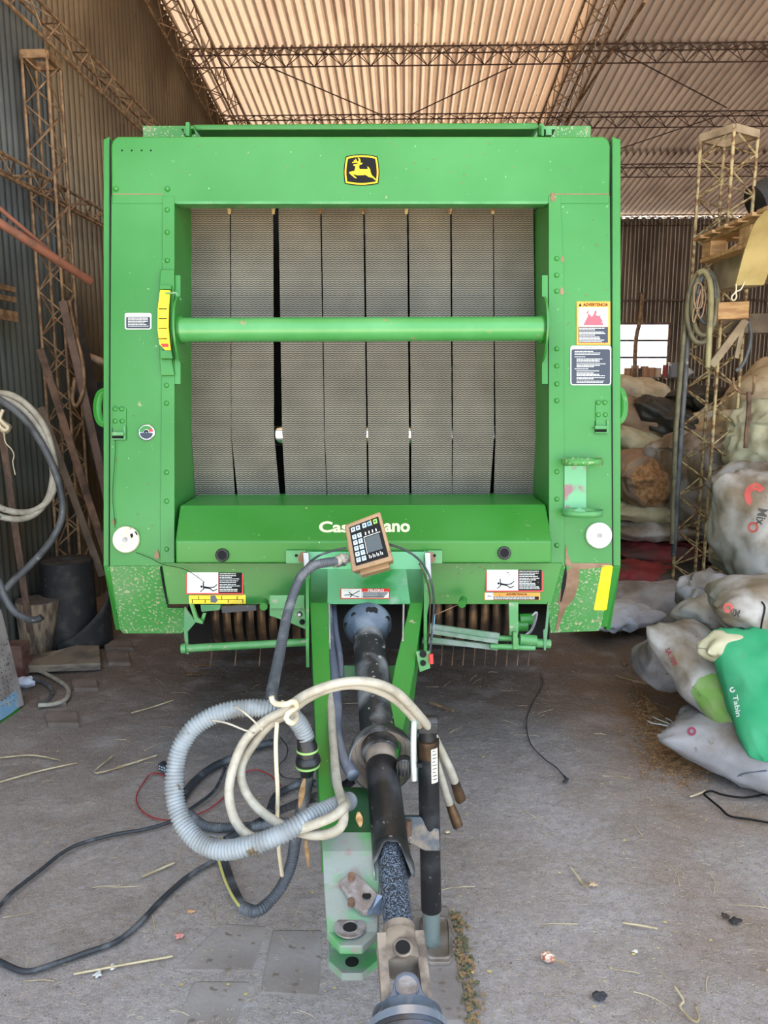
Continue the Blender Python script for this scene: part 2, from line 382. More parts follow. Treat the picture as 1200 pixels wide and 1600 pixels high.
# back wall with the window opening: u range / z range from the photograph
BV = 14.9
def onback(x, y):
    d = ray(x, y); nv = Vector((sin(SY), cos(SY), 0)); t = (BV-CAM.dot(nv))/d.dot(nv); p = CAM+d*t
    return p.x*cos(SY)-p.y*sin(SY), p.z
wu0, wz1 = onback(938, 506); wu1, wz0 = onback(1041, 586)
m = MB(); zt = roofz(BV)
for (a0, a1, z0, z1) in ((-2.5, wu0, 0, zt-.012), (wu1, 8.0, 0, zt-.012), (wu0, wu1, 0, wz0), (wu0, wu1, wz1, zt-.012)):
    corr(m, lambda a, t, h: S(a, BV+h, t), a0, a1, .147, .03, (z0, z1), n=12)
tag(m.build('wall_back', wallBack, None, smooth=60, loc=(0,0,0)), 'dark corrugated back wall with a small window', kind='structure')
fr = MB()
for z in (wz0, wz1): fr.bar(S(wu0-.04, BV-.04, z), S(wu1+.04, BV-.04, z), .05, .04)
for u in (wu0, wu1): fr.bar(S(u, BV-.04, wz0), S(u, BV-.04, wz1), .05, .04, (0,1,0))
win = tag(fr.build('window_1', rustM, loc=S(wu0, BV-.04, wz0)), 'small steel-framed window in the back wall', kind='structure')
mm_ = MB()
for k in (1, 2): z = wz1+(wz0-wz1)*k/3.05; mm_.bar(S(wu0, BV-.03, z), S(wu1, BV-.03, z), .03, .035)
mm_.build('window_bar', rustM, win)
gl = mat('dusty_glass', (1,1,1,1), .05); gl.node_tree.nodes['Principled BSDF'].inputs['Transmission Weight'].default_value = 1
gm = MB(); gm.box(S((wu0+wu1)/2, BV-.02, (wz0+wz1)/2), (wu1-wu0, .004, wz1-wz0)); gm.build('window_pane', gl, win)

# ---- lattice builders
def zig(m, A, B, n, r, ph=0):
    """zigzag rod between chord A(a->b) and chord B(a->b)"""
    pts = []
    for i in range(n+1):
        P = A if (i+ph) % 2 == 0 else B; pts.append(P[0].lerp(P[1], i/n))
    for a, b in zip(pts, pts[1:]): m.cyl(a, b, r, n=5, caps=False)
def lattice(name, chords, pairs, n, rc, rz, mt, label, cat, group=None, loc=None):
    """chords: list of (p,q); every chord is a part, the webbing another"""
    base = loc or (chords[0][0]+chords[0][1])/2
    t = thing(name, base, label, cat, group)
    for p, q in chords:
        c = MB(); c.cyl(p, q, rc, n=7); c.build('chord', mt, t, smooth=50)
    z = MB()
    for i, j, k in pairs: zig(z, chords[i], chords[j], n, rz, k)
    z.build('webbing', mt, t, smooth=50); return t
def roofpt(x, y, off=0):     # where the sight line meets the plane `off` below the roof
    d = ray(x, y); nv = Vector((sin(SY), cos(SY), 0))
    t = (RA-off-CAM.z)/(d.z-RB*d.dot(nv)); p = CAM+d*t; return p.x*cos(SY)-p.y*sin(SY), p.dot(nv), p.z
for y, nm in ((72, 'lattice purlin nearest the camera under the roof'), (178, 'lattice purlin just above the green machine, second from the camera'), (259, 'lattice purlin third from the camera, right of the green machine'), (343, 'lattice purlin lying along the eave on top of the back wall')):
    _, v, _ = roofpt(600, y, .03)
    if y == 343: v = BV-.25
    a = lambda u, dv, dz: S(u, v+dv, roofz(v+dv)-.035-dz)
    ch = [(a(-2.45,0,0), a(7.9,0,0)), (a(-2.45,.14,0), a(7.9,.14,0)), (a(-2.45,.07,.16), a(7.9,.07,.16))]
    lattice('roof_purlin', ch, [(0,2,0),(1,2,0),(0,1,1)], 66, .008, .005, rustDark, nm, 'purlin', None)
# rafters running from front to back under the sheets
def rafter(u0, v0, v1, nm, wd=.26, dp=.28):
    a = lambda u, v, dz: S(u, v, roofz(v)-.06-dz)
    ch = [(a(u0,v0,0.0), a(u0,v1,0.0)), (a(u0+wd,v0,0.0), a(u0+wd,v1,0.0)), (a(u0,v0,dp), a(u0,v1,dp)), (a(u0+wd,v0,dp), a(u0+wd,v1,dp))]
    lattice('roof_rafter', ch, [(0,1,0),(0,2,1),(1,3,0),(2,3,1)], 44, .012, .006, rustLight, nm, 'rafter')
u1, v1, _ = roofpt(925, 20, .1); 
rafter(-2.42, 2.0, 14.6, 'rusty lattice rafter running along the top of the left wall', .3, .3)
rafter(u1-.1, 2.0, 14.6, 'rusty lattice rafter crossing the roof above the right half of the green machine')
# slim pipe and stay rods under the roof
p0 = roofpt(1008, 2, .5); p1 = roofpt(884, 190, .3)
m = MB(); m.cyl(S(*p0), S(*p1), .016, n=8); tag(m.build('roof_pipe', rustLight, smooth=50), 'slim rusty pipe slung under the roof beside the right-hand rafter', 'pipe')
for (xa, ya, xb, yb, nm) in ((400,96,597,180,'thin stay rod under the roof sloping down from left to centre'), (640,180,800,104,'thin stay rod under the roof rising from centre to right rafter'),
        (967,80,1135,168,'thin stay rod under the roof right of the slim pipe'), (970,232,1120,182,'thin stay rod under the roof behind the tall tan lattice tower')):
    a = roofpt(xa, ya, .2); b = roofpt(xb, yb, .2)
    m = MB(); m.cyl(S(*a), S(*b), .007, n=6); tag(m.build('stay_rod', rustDark), nm, 'rod')
# eave beam and girts along the left wall
L3 = lambda pts, v0, v1: [(S(u, v0, z), S(u, v1, z)) for u, z in pts]
lattice('wall_beam', L3([(-2.2,3.76),(-2.2,3.95),(-2.4,4.04)], 1.5, 14.7), [(0,1,0),(1,2,1)], 60, .012, .006, rustLight, 'triangular rusty lattice beam high along the left wall', 'beam')
lattice('wall_girt', L3([(-2.3,2.99),(-2.3,2.87),(-2.42,2.95)], 1.5, 14.7), [(0,1,0),(0,2,1)], 70, .011, .006, rustLight, 'rusty lattice girt along the left wall halfway up', 'girt')
for z, nm in ((2.26, 'upper'), (2.2, 'middle'), (2.1, 'lower')):
    m = MB(); m.bar(S(-2.38, 2.6, z), S(-2.38, 4.75, z), .02, .03 if z > 2.15 else .06)
    tag(m.build('wall_rail', rustLight), nm+' of three short steel rails at the left edge of the wall', 'rail')
# left lattice column: four legs
def tower(name, pts, z0, z1, n, rc, rz, mt, label, cat, cap=None):
    t = thing(name, Vector((sum(p[0] for p in pts)/4, sum(p[1] for p in pts)/4, z0)), label, cat)
    L = [(Vector((x, y, z0)), Vector((x, y, z1))) for x, y in pts]
    for a, b in L: c = MB(); c.cyl(a, b, rc, n=8); c.build('leg', mt, t, smooth=50)
    for i in range(4): z = MB(); zig(z, L[i], L[(i+1) % 4], n, rz, i % 2); z.build('bracing', mt, t, smooth=50)
    if cap:
        z = MB()
        for i in range(4): z.bar(L[i][1], L[(i+1) % 4][1], .03, .05)
        z.build('top_frame', cap, t)
    return t
b0 = S(-2.36, 4.42, 0); q = [S(-2.43,5.17,0), S(-2.27,5.17,0), S(-2.27,5.36,0), S(-2.43,5.36,0)]
tower('lattice_column', [(p.x, p.y) for p in q], 0, 3.74, 26, .010, .0055, rustLight, 'rusty lattice steel column standing against the left wall', 'column', rustLight)
# right lattice tower
B = G(1070, 1012); cB = 5.35
B = G(1077, 0+970)
sB = .25; al = radians(31)
bx, by = W(1098, 560, 5.45).x, 5.3
P = [(bx, by), (bx+sB*cos(al)*1.0, by+sB*sin(al)), (bx+sB*cos(al)-sB*sin(al), by+sB*sin(al)+sB*cos(al)), (bx-sB*sin(al), by+sB*cos(al))]
zt = WY(1121, 200, by).z
tower('lattice_tower', P, 0, zt, 26, .012, .006, rustTan, 'tan-painted free-standing lattice tower rising from the sack pile on the right', 'tower', woodDust)
TB = Vector((bx, by, 0))

# window sill shelf with cans
sh = MB(); a = S(wu0-.1, BV-.2, wz0-.05); b = S(wu1+.9, BV-.2, wz0-.05); sh.bar(a, b, .25, .03)
tag(sh.build('sill_shelf', woodOld), 'long narrow shelf fixed under the small back window', 'shelf')
canM = [mat('can_tan', lin(176,130,92), .6), mat('can_cream', lin(205,180,150), .6), mat('can_dark', lin(60,48,42), .6), mat('can_red', lin(150,60,48), .6), mat('jug_grey', lin(130,130,132), .6), mat('bag_white', lin(200,198,195), .7)]
CN = [(975,.10,.13,0,'leftmost tan'), (986,.12,.17,1,'tall cream'), (994,.09,.13,2,'small dark'), (1001,.12,.16,0,'upright tan'), (1011,.13,.14,0,'wide tan'), (1022,.10,.13,1,'short cream'), (1033,.08,.18,3,'slim red'), (1046,.16,.22,4,'large grey')]
for x, d, h, k, nm in CN:
    u, _ = onback(x, 583); p = S(u, BV-.22, wz0-.035)
    t = thing('tin_can', p, nm+' container on the shelf below the back window', 'can', 'containers on the window shelf')
    m = MB(); m.cyl(p, p+Vector((0,0,h*1.15)), d*.62, n=14); m.build('body', canM[k], t, smooth=50)
    m = MB(); m.cyl(p+Vector((0,0,h*1.15)), p+Vector((0,0,h*1.15+.012)), d*.66, n=14); m.build('lid', canM[(k+1) % 5], t, smooth=50)
u, _ = onback(1066, 583); m = MB(); p = S(u, BV-.22, wz0+.05)
m.grid(lambda a, b: p+Vector((.13*cos(2*pi*a)*sin(pi*b), .09*sin(2*pi*a)*sin(pi*b), .085*cos(pi*b)))*(1+.3*noise.noise(Vector((a*6,b*6,1)))), 16, 10, cu=True)
tag(m.build('plastic_bag', canM[5], smooth=60), 'crumpled white bag at the right end of the window shelf', 'bag')
# girt on the back wall and leaning rod
z = onback(1000, 470)[1]
m = MB(); m.bar(S(-2.4, BV-.08, z), S(7.9, BV-.08, z), .03, .03); tag(m.build('back_wall_rail', rustM), 'thin horizontal steel rail across the back wall above the window', 'rail')
a = W(1003, 460, 14.2); b = W(992, 582, 14.2)
m = MB(); m.tube(crv([W(1003,458,14.2), W(1000,500,14.2), W(993,540,14.2), W(991,640,14.2)], 6), .04, 7)
tag(m.build('wooden_pole', rustLight, smooth=50), 'brown pole standing upright in front of the back window', 'pole')
m = MB(); m.tube(crv([W(980,345,14.3), W(1000,375,14.3), W(1001,400,14.3), W(1003,458,14.25)], 6), .008, 5)
tag(m.build('hanging_wire', rustDark), 'thin wire hanging from the eave down to the brown pole', 'wire')
# ================================================================== THE ROUND BALER
C0 = 3.12
BO = Vector((-.1, 3.6, 0))
baler = thing('round_baler', BO, 'large green round baler with exposed belts filling the middle of the shed', 'baler')
def part(m, name, mt, label=None, smooth=None, bevel=0, parent=None): return m.build(name, mt, parent or baler, label, smooth, bevel)
def ycut(x, y, c, back): p = W(x, y, c); return p, p+Vector((0, back, 0))
# front frame panels (outline in photo px on the leaning front plane)
m = MB(); m.pp([(173,228),(176,219),(183,213),(944,213),(951,219),(954,228),(953,318),(174,318)], C0, .02)
part(m, 'top_panel', green, bevel=.006)
m = MB(); m.pp([(174,305),(272,305),(272,885),(170,885)], C0+.002, .02); part(m, 'side_panel', green, 'left front panel carrying gauge and round lamp', bevel=.003)
m = MB(); m.pp([(858,305),(953,305),(957,885),(858,885)], C0+.002, .02); part(m, 'side_panel', green, 'right front panel with warning stickers and bottle holder', bevel=.003)
for pts, lb in (([(254,306),(272.5,306),(272.5,885),(250,885)], 'left bolted inner flange'), ([(857.5,306),(876,306),(881,420),(882,885),(858,885)], 'right bolted inner flange')):
    m = MB(); m.pp(pts, C0-.004, .008); part(m, 'frame_flange', green, lb, bevel=.002)
# inner cheeks of the opening: run back level
for x, s in ((272.5, 1), (857.5, -1)):
    m = MB(); a, b = ycut(x, 306, C0, .5); c, d = ycut(x, 888, C0, .62); m.prism([a, b, d, c], Vector((-s*.012, 0, 0)))
    part(m, 'inner_cheek', green)
m = MB(); a, b = ycut(274, 317, C0, .10); c, d = ycut(857, 317, C0, .10); m.prism([a, b, d, c], Vector((0,0,.006)))
part(m, 'lintel_lip', greenPale)
m = MB(); m.pp([(276,314.5),(855,314.5),(855,318.5),(276,318.5)], C0-.003, .006); part(m, 'lintel_edge', greenPale)
for x0, x1 in ((281,298),(832,848)):
    m = MB(); m.pp([(x0,316),(x1,316),(x1,321),(x0,321)], C0+.06, .02); part(m, 'corner_tab', mat('tab_paint%d' % x0, lin(130,200,70), .5))
# lower side legs, kinked backwards
kb = lambda x, y: C0+max(0, (y-885))*.0011
m = MB(); m.pp([(170,885),(251,885),(262,950),(287,950),(288,984),(284,990),(193,990),(187,984)], kb, .02); part(m, 'lower_panel', greenDirty, 'dusty lower left panel', bevel=.003)
m = MB(); m.pp([(858,885),(957,885),(940,977),(936,986),(860,989),(856,944),(858,944)], kb, .02); part(m, 'lower_panel', greenDirty, 'chipped lower right panel', bevel=.003)
# side shields: thick sheets going back, rounded front nose
def shield(xo, xi, s, lb, yb):
    m = MB(); o = [(xo,232),(xo,885),(xi+s*0,885)]
    m.pp([(xo, 228), (xo+s*3, 217), (xi, 213), (xi, 885), (xo, 885)], C0+.01, .05)
    # outer sheet seen from the side
    prof = []
    for y, e in ((217, 0), (885, 0), (988, 0)): prof.append(W(xo, y, kb(0, y)+.012))
    t = prof[0]; k = prof[1]; b = prof[2]; x = t.x
    pts = [Vector((x, t.y, t.z)), Vector((x, k.y, k.z)), Vector((x, b.y+.03, b.z)), Vector((x, b.y+2.2, b.z)), Vector((x, b.y+2.7, 1.1)), Vector((x, b.y+2.6, 2.1)), Vector((x, b.y+2.1, 2.62)), Vector((x, t.y+.1, t.z+.0))]
    m.prism(pts, Vector((s*.02, 0, 0)))
    m.pp([(xo, 885), (xi, 885), (xi+s*22, yb), (xo+s*22+s*8, yb), (xo+s*26, 975)] if s > 0 else [(xo, 885), (xi, 885), (xi-22+4, yb), (xi-16+9, yb), (xo-17, 960)], kb, .04)
    part(m, 'side_shield', green, lb, bevel=.006)
shield(161.5, 171, 1, 'left side shield', 990); shield(970, 956.5, -1, 'right side shield', 980)
# main body behind, tailgate and roof cap
m = MB(); x0 = W(178,0,C0).x; x1 = W(950,0,C0).x; yf = 3.78
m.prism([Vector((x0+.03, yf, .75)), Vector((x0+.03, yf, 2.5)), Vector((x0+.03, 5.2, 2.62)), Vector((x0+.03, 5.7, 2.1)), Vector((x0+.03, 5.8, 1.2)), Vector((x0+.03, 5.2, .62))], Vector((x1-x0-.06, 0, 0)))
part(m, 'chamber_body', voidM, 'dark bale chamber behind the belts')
m = MB(); a = W(222,196,3.5); b = W(924,196,3.5); m.prism([Vector((a.x,a.y,a.z)), Vector((a.x,a.y,a.z-.12)), Vector((a.x,a.y+1.6,a.z-.16)), Vector((a.x,a.y+1.6,a.z-.06))], Vector((b.x-a.x,0,0)))
part(m, 'roof_cap', greenDirty, bevel=.005)
m = MB(); m.pp([(300,194),(838,191),(845,198),(836,202),(305,203)], 3.38, .3, Vector((0,1,0))); part(m, 'top_cowl', green, bevel=.008)
for x in (283, 843):
    m = MB(); m.pp([(x,197),(x+18,197),(x+18,201),(x+13,201),(x+13,209),(x+4,209),(x+4,201),(x,201)] if x < 500 else [(x,193),(x+5,193),(x+5,211),(x,211)], 3.3, .05); m.pp([(290 if x<500 else 846,191+ (0 if x<500 else 3)),(296 if x<500 else 850,191+(0 if x<500 else 3)),(296 if x<500 else 850,212),(290 if x<500 else 846,212)], 3.28, .04)
    part(m, 'cap_bracket', green)
m = MB(); m.pp([(848,198),(868,197),(868,202),(862,202),(862,211),(853,211),(853,202),(848,202)], 3.3, .05); part(m, 'cap_bracket', greenPale)
# belts
TOP = [(297,359),(361,426.5),(435,500),(502.5,567),(570,635.5),(638.5,703),(706,770),(771.5,833)]
MID = [(299,361),(361.5,428),(441,506.5),(507.5,572.5),(575,639),(642.5,706),(708,772),(774.5,838)]
BOT = [(306,368),(373,438.5),(447,511),(512.5,574),(577,639.5),(643,706),(706.5,764),(771,835)]
for k in range(8):
    def bp(a, b, k=k):
        y = 312+(800-312)*b
        def lerp(i):
            if y < 680: t = (y-318)/(362.0); return TOP[k][i]+(MID[k][i]-TOP[k][i])*t
            t = (y-680)/110.0; return MID[k][i]+(BOT[k][i]-MID[k][i])*t
        x = lerp(0)+(lerp(1)-lerp(0))*a
        jag = .35*noise.noise(Vector((k*7.1, y*.09, 3)))
        x += jag if a in (0, 1) else 0
        c = 3.40-.01*min(1, (y-312)/368) if y < 680 else 3.39+.0007*(y-680)
        if y < 340: c += .0016*(340-y)*.3
        return W(x, y, c)
    m = MB(); n = 90; nu = 2
    F_ = [bp(0, j/(n-1)) for j in range(n)]; H_ = [bp(1, j/(n-1)) for j in range(n)]; off = FW*.008
    vs = []
    for a, b in zip(F_, H_): vs += [a, b, b+off, a+off]
    fs = []
    for j in range(n-1):
        for q in range(4): fs.append((j*4+q, j*4+(q+1) % 4, j*4+4+(q+1) % 4, j*4+4+q))
    m.add(vs, fs); part(m, 'belt', beltM, smooth=40)
m = MB(); a = W(288,680,3.47); b = W(847,680,3.47); m.cyl(a, b, .052, n=28); r = part(m, 'idler_roller', chrome, 'polished idler roller showing between the belts', smooth=40)
for x in (359,428,501,568,636,704,771):
    m = MB(); p = W(x-7,319,3.2); m.rings([(p+Vector((0,-.012,0)), .004), (p, .011), (p+Vector((0,.014,0)), .011)], 10)
    m.pp([(x-4,318),(x+3,318),(x+1,334),(x-3,334)], 3.37, .008); m.bar(p+Vector((0,.01,0)), W(x,320,3.37), .006, .006)
    part(m, 'belt_guide', cream if x in (0,) else MT['painted_lattice_steel'], smooth=40)
# cross tube with end flanges
m = MB(); a = W(284,515.5,3.04); b = W(846,513.5,3.04); m.cyl(a, b, .0475, n=32); ct = part(m, 'cross_tube', mat('tube_green', lin(64,138,72), .32, 0, lin(78,148,86), 5, .4, .65, (lin(140,125,95), 26, .68, .72)), smooth=40)
for x, s in ((281, 1), (848, -1)):
    m = MB(); c = W(x, 514.5, 3.06); m.prism([c+Vector((0, cos(t)*.11+.03, sin(t)*.13)) for t in [2*pi*i/28 for i in range(28)]], Vector((-s*.008, 0, 0)))
    m.cyl(c+Vector((s*.0,0,0)), c+Vector((s*.02,0,0)), .056, n=24); m.build('end_flange', green, ct, smooth=40)
    m = MB(); c2 = W(x-s*4, 514.5, 3.08); m.pp([(x-s*8, 430),(x+s*1,430),(x+s*1,600),(x-s*8, 600)], C0-.004, .02); m.build('flange_mount', green, ct)
# bale-size indicator
m = MB()
A_ = [(250,453),(266,453.5),(264,480),(263.5,510),(265,530),(267,547),(258,547),(249,538),(246,515),(246.5,482)]
m.pp(A_, C0-.045, .006); ind = part(m, 'size_scale', yellow, 'yellow bale size scale', bevel=.001)
m = MB()
for y in (482,497,512.5,528.5): m.pp([(248,y),(261,y),(261,y+1.2),(248,y+1.2)], C0-.047, .001)
m.build('scale_mark', blackD, ind)
m = MB(); m.pp([(251,537),(263,537),(263,542),(254,542)], C0-.047, .001); m.build('red_zone', redD, ind)
m = MB(); m.pp([(258,457),(276,456),(284,468),(281,470),(274,459),(258,459)], C0-.06, .006); m.build('pointer', greenPale, ind)
m = MB(); m.pp([(250,421),(272,421),(272,452),(268,560),(272,586),(251,586),(249,560),(249,452)], C0-.02, .015)
m.pp([(249,445),(267,445),(267,452),(248,452)], C0-.04, .03); m.pp([(249,547),(268,547),(270,560),(250,560)], C0-.042, .03)
part(m, 'scale_bracket', green, bevel=.003)
# bolts
def bolt(x, y, r=.011, c=C0-.004, mt=green): 
    m = MB(); p = W(x, y, c); m.rings([(p-FW*.008, r*.45), (p-FW*.006, r*.8), (p+FW*.001, r)], 10); part(m, 'bolt', mt, smooth=50)
for y in (295,328,363,407,432): bolt(261.5, y)
for y in (574,602,630,738,783,858): bolt(260.5, y)
for y in (404,430,455,545,572,600,626,737,780,852): bolt(870, y)
for x in (181,): bolt(x, 295)
# four pin holes, seams
m = MB()
for x in (191,206,221.5,236): m.cyl(W(x,235.3,C0-.001), W(x,235.3,C0+.001), .0042, n=10)
part(m, 'pin_holes', voidM)
for pts in ([(176,302.6),(254,302.6),(254,304),(176,304)], [(858,302.6),(952,302.6),(952,304),(858,304)]):
    m = MB(); m.pp(pts, C0-.001, .003); part(m, 'panel_seam', DUSTM if 'DUSTM' in globals() else brownP)
for pts in ([(171.4,218),(173.2,218),(171.2,885),(169.6,885)], [(953.6,220),(955,220),(958.6,885),(957.2,885)]):
    m = MB(); m.pp(pts, C0-.0015, .003); part(m, 'panel_gap', voidM)
m = MB(); m.pp([(249.5,886),(251.5,886),(256,915),(262.5,944),(260,944),(254,915)], C0-.001, .003); part(m, 'panel_gap', voidM)
# lower hood (faceted sheet) with lettering
def hoodx(y): return (281,853) if y < 800 else (274,862)
pr = [(789, 3.15), (846, 3.0), (880, 3.03)]
m = MB()
L_ = [W(281,790,3.15), W(274,846,3.0), W(274.5,880,3.02)]; R_ = [W(853,788.5,3.15), W(862,846,3.0), W(862,880,3.02)]
bk = Vector((0, .35, 0)); vs = L_+[L_[2]+bk*.4, L_[0]+bk]; vr = R_+[R_[2]+bk*.4, R_[0]+bk]
m.add(vs+vr, [(0,1,6,5),(1,2,7,6),(2,3,8,7),(3,4,9,8),(4,0,5,9),(0,4,3,2,1),(5,6,7,8,9)])
hood = part(m, 'lower_hood', green, 'faceted green hood under the belts', bevel=.006)
def hc(y): return 3.15+(3.0-3.15)*(y-789)/57-.002
# crossbeam
m = MB(); m.pp([(252,880),(880,880),(862,944),(262,944)], lambda x, y: C0-.012+(y-880)*.0004, .12, Vector((0,1,0))); beam = part(m, 'cross_beam', green, bevel=.004)
for x, y in ((347,867.5),(788,864)):
    m = MB(); p = W(x, y, 3.002); m.tube([p+Vector((0,0,0))+(RT*cos(t)+UP*sin(t))*.021 for t in [2*pi*i/20 for i in range(20)]], .0055, 8, closed=True)
    g = m.build('port_ring', black, hood, smooth=50); m = MB(); m.cyl(p+FW*-.004, p+FW*.01, .018, n=18); m.build('port_hole', voidM, hood)

# ---- lettering and decals
def text_mesh(s, bold=0.0):
    cu = bpy.data.curves.new('t', 'FONT'); cu.body = s; cu.size = 1; cu.offset = bold; cu.resolution_u = 4; cu.fill_mode = 'FRONT'
    o = bpy.data.objects.new('t', cu); COL.objects.link(o); bpy.context.view_layer.update()
    me = bpy.data.meshes.new_from_object(o.evaluated_get(bpy.context.evaluated_depsgraph_get()))
    V = [v.co.copy() for v in me.vertices]; F = [tuple(p.vertices) for p in me.polygons]
    bpy.data.objects.remove(o); bpy.data.meshes.remove(me)
    x0 = min(v.x for v in V); x1 = max(v.x for v in V); y0 = min(v.y for v in V); y1 = max(v.y for v in V)
    return [((v.x-x0)/(x1-x0), (v.y-y0)/(y1-y0)) for v in V], F
def letters(s, x0, y0, x1, y1, c, mt, parent, bold=.0, name='lettering', label=None, m=None):
    V, F = text_mesh(s, bold); own = m is None; m = m or MB()
    m.add([W(x0+(x1-x0)*a, y1+(y0-y1)*b, c(y1+(y0-y1)*b) if callable(c) else c) for a, b in V], F)
    if own: return m.build(name, mt, parent, label)
letters('Cas', 498.5, 814.5, 545, 832, hc, creamD, hood, .03, label='cream letters Cas')
letters('ano', 600, 817.5, 640.5, 831.5, hc, creamD, hood, .03, label='cream letters ano')
def rect(m, x0, y0, x1, y1, c): m.pp([(x0,y0),(x1,y0),(x1,y1),(x0,y1)], c, .0006); return m
def lines(m, x0, x1, ys, c, seed, th=1.0, blk=1):
    r = random.Random(seed)
    for y in ys:
        x = x0; xe = x0+(x1-x0)*r.choice((1, .96, .9, .8, .6))
        while x < xe-1:
            wd = r.uniform(2, 6); rect(m, x, y, min(x+wd, xe), y+th, c); x += wd+.7
def rrect(x0, y0, x1, y1, r, n=4):
    P = []
    for cx, cy, a0 in ((x1-r, y0+r, -90), (x1-r, y1-r, 0), (x0+r, y1-r, 90), (x0+r, y0+r, 180)):
        for i in range(n+1): a = radians(a0+90*i/n); P.append((cx+r*cos(a), cy+r*sin(a)))
    return P
c1 = C0-.0015; c2_ = C0-.0025; c3 = C0-.0035
# emblem: leaping deer on a black shield
def shieldpts(cx, cy, sx, sy, n=8):
    K = [(-.87,-.86),(0,-1.12),(.87,-.86),(1.07,0),(.93,.87),(0,1.12),(-.93,.87),(-1.07,0)]; P = []
    for i in range(0, 8, 2):
        a, b, d = K[i], K[i+1], K[(i+2) % 8]
        for k in range(n):
            t = k/n; q = [(1-t)**2*a[j]+2*t*(1-t)*(b[j]*1.0)+t*t*d[j] for j in (0, 1)]; P.append((cx+q[0]*sx, cy+q[1]*sy))
    return P
m = MB(); m.pp(shieldpts(565,265.5,28.2,24.6), c1, .001); em = part(m, 'emblem', blackD, 'black and yellow leaping deer emblem')
m = MB(); m.pp(shieldpts(565,265.5,26.6,23.0), c1-.0008, .0006); m.build('emblem_ring', yellowC, em)
m = MB(); m.pp(shieldpts(565,265.5,24.2,20.6), c1-.0016, .0006); m.build('emblem_field', blackD, em)
deer = [(462,296),(460,310),(500,325),(490,360),(478,405),(395,420),(386,436),(420,470),(470,512),(505,532),(516,524),(480,490),(442,458),(480,465),(540,478),(620,474),(668,470),(720,505),(790,522),(835,562),(856,572),(852,552),(810,510),(772,475),(752,425),(748,385),(722,345),(697,326),(712,375),(640,377),(566,375),(556,340),(560,302),(600,292),(619,265),(580,268),(580,215),(562,190),(535,176),(552,212),(550,250),(524,240),(508,204),(490,195),(506,235),(462,213),(482,243),(440,256),(440,268),(500,262),(536,264),(540,280)]
m = MB(); m.pp([(510+x/10.91, 230+y/10.91) for x, y in deer], c1-.0024, .0006); m.build('emblem_deer', yellowC, em, 'yellow leaping deer')
# small information decal left
m = MB(); m.pp(rrect(195,489,236.5,514.5,3), c1, .0008); d = part(m, 'info_decal', whiteD, 'small navy instruction decal left of the yellow scale')
m = MB(); m.pp(rrect(197,495,234.5,513,2), c2_, .0006); m.build('decal_panel', navy, d)
m = MB(); lines(m, 200, 232, [496.5,499,501.5,504,506.5,509], c3, 1); lines(m, 204, 227, [491.5], c2_, 2, 1.2); m.build('decal_text', whiteD, d)
# ADVERTENCIA fire decal
m = MB(); rect(m, 901, 471, 953.5, 538.5, c1); d = part(m, 'warning_decal', orangeD, 'orange ADVERTENCIA decal with red flames')
letters('ADVERTENCIA', 911, 473.5, 950, 478.5, c2_, blackD, d, .03)
m = MB(); m.pp([(904,478.5),(906.5,473.5),(909,478.5)], c2_, .0005); m.build('alert_triangle', blackD, d)
m = MB(); rect(m, 904, 480, 950, 510.5, c2_); m.build('picture_panel', whiteD, d)
fl = [(911,508.5),(918,495),(919,489),(915,492),(917,487),(920,484),(919.5,489),(922,492),(925,495),(928,490),(930,484),(933,487),(931,492),(936,494),(939,490),(938,496),(942,502),(939,505),(943,503),(942,508.5)]
m = MB(); m.pp(fl, c3, .0006); m.build('flames', pinkD, d)
m = MB(); rect(m, 904, 511, 950, 535.5, c2_); m.build('text_panel', navy, d)
m = MB(); lines(m, 905, 946, [512.3,514.8,518.2,520.5,523,526,528.4,530.8,533], c3, 3, 1.1); m.build('decal_text', whiteD, d)
# navy instruction decal
m = MB(); m.pp(rrect(891.5,540,955,602,4), c1, .0008); d = part(m, 'instruction_decal', whiteD, 'large navy instruction decal below the fire warning')
m = MB(); m.pp(rrect(893,545.5,953.3,600.5,3), c2_, .0006); m.build('decal_panel', navy, d)
m = MB(); lines(m, 898, 948, [548.5,551,553.2], c3, 5); lines(m, 898, 926, [557], c3, 6); lines(m, 901, 946, [560.3,562.6,564.8,568,570.3,572.4], c3, 7, 1)
lines(m, 898, 920, [575.8], c3, 8); lines(m, 901, 945, [579,582.2,584.4,586.5,589.6,591.6,595,597], c3, 9, 1); m.build('decal_text', whiteD, d)
m = MB(); lines(m, 912, 934, [542], c2_, 10, 1.2); m.build('decal_heading', greyD, d)
# PELIGRO decals on the beam
bc = lambda y: C0-.0145+(y-880)*.0004
def stick(m, kx, ky, s, c):        # falling figure
    q = lambda x, y: W(kx+x*s, ky+y*s, c)
    m.rings([(q(0,0)-FW*.0006, 1.5*s*c/FPX*1.2), (q(0,0), 1.5*s*c/FPX*1.2)], 12, d=FW)
    for a, b, w_ in (((2.5,-6.5),(3,0),1.6),((3,0),(3,4),1.6),((3,4),(-2,8),1.4),((3,1),(13,2.5),3.2),((13,2),(20,.5),1.6),((20,.5),(24,-3),1.5),((13,3),(18,7),1.6),((18,7),(24,4.5),1.5)):
        d_ = Vector((b[0]-a[0], b[1]-a[1])); n_ = Vector((-d_.y, d_.x)).normalized()*w_/2; e = d_.normalized()*.5
        P_ = [(a[0]-e.x+n_.x, a[1]-e.y+n_.y), (b[0]+e.x+n_.x, b[1]+e.y+n_.y), (b[0]+e.x-n_.x, b[1]+e.y-n_.y), (a[0]-e.x-n_.x, a[1]-e.y-n_.y)]
        m.prism([q(*p) for p in P_], FW*.0006)
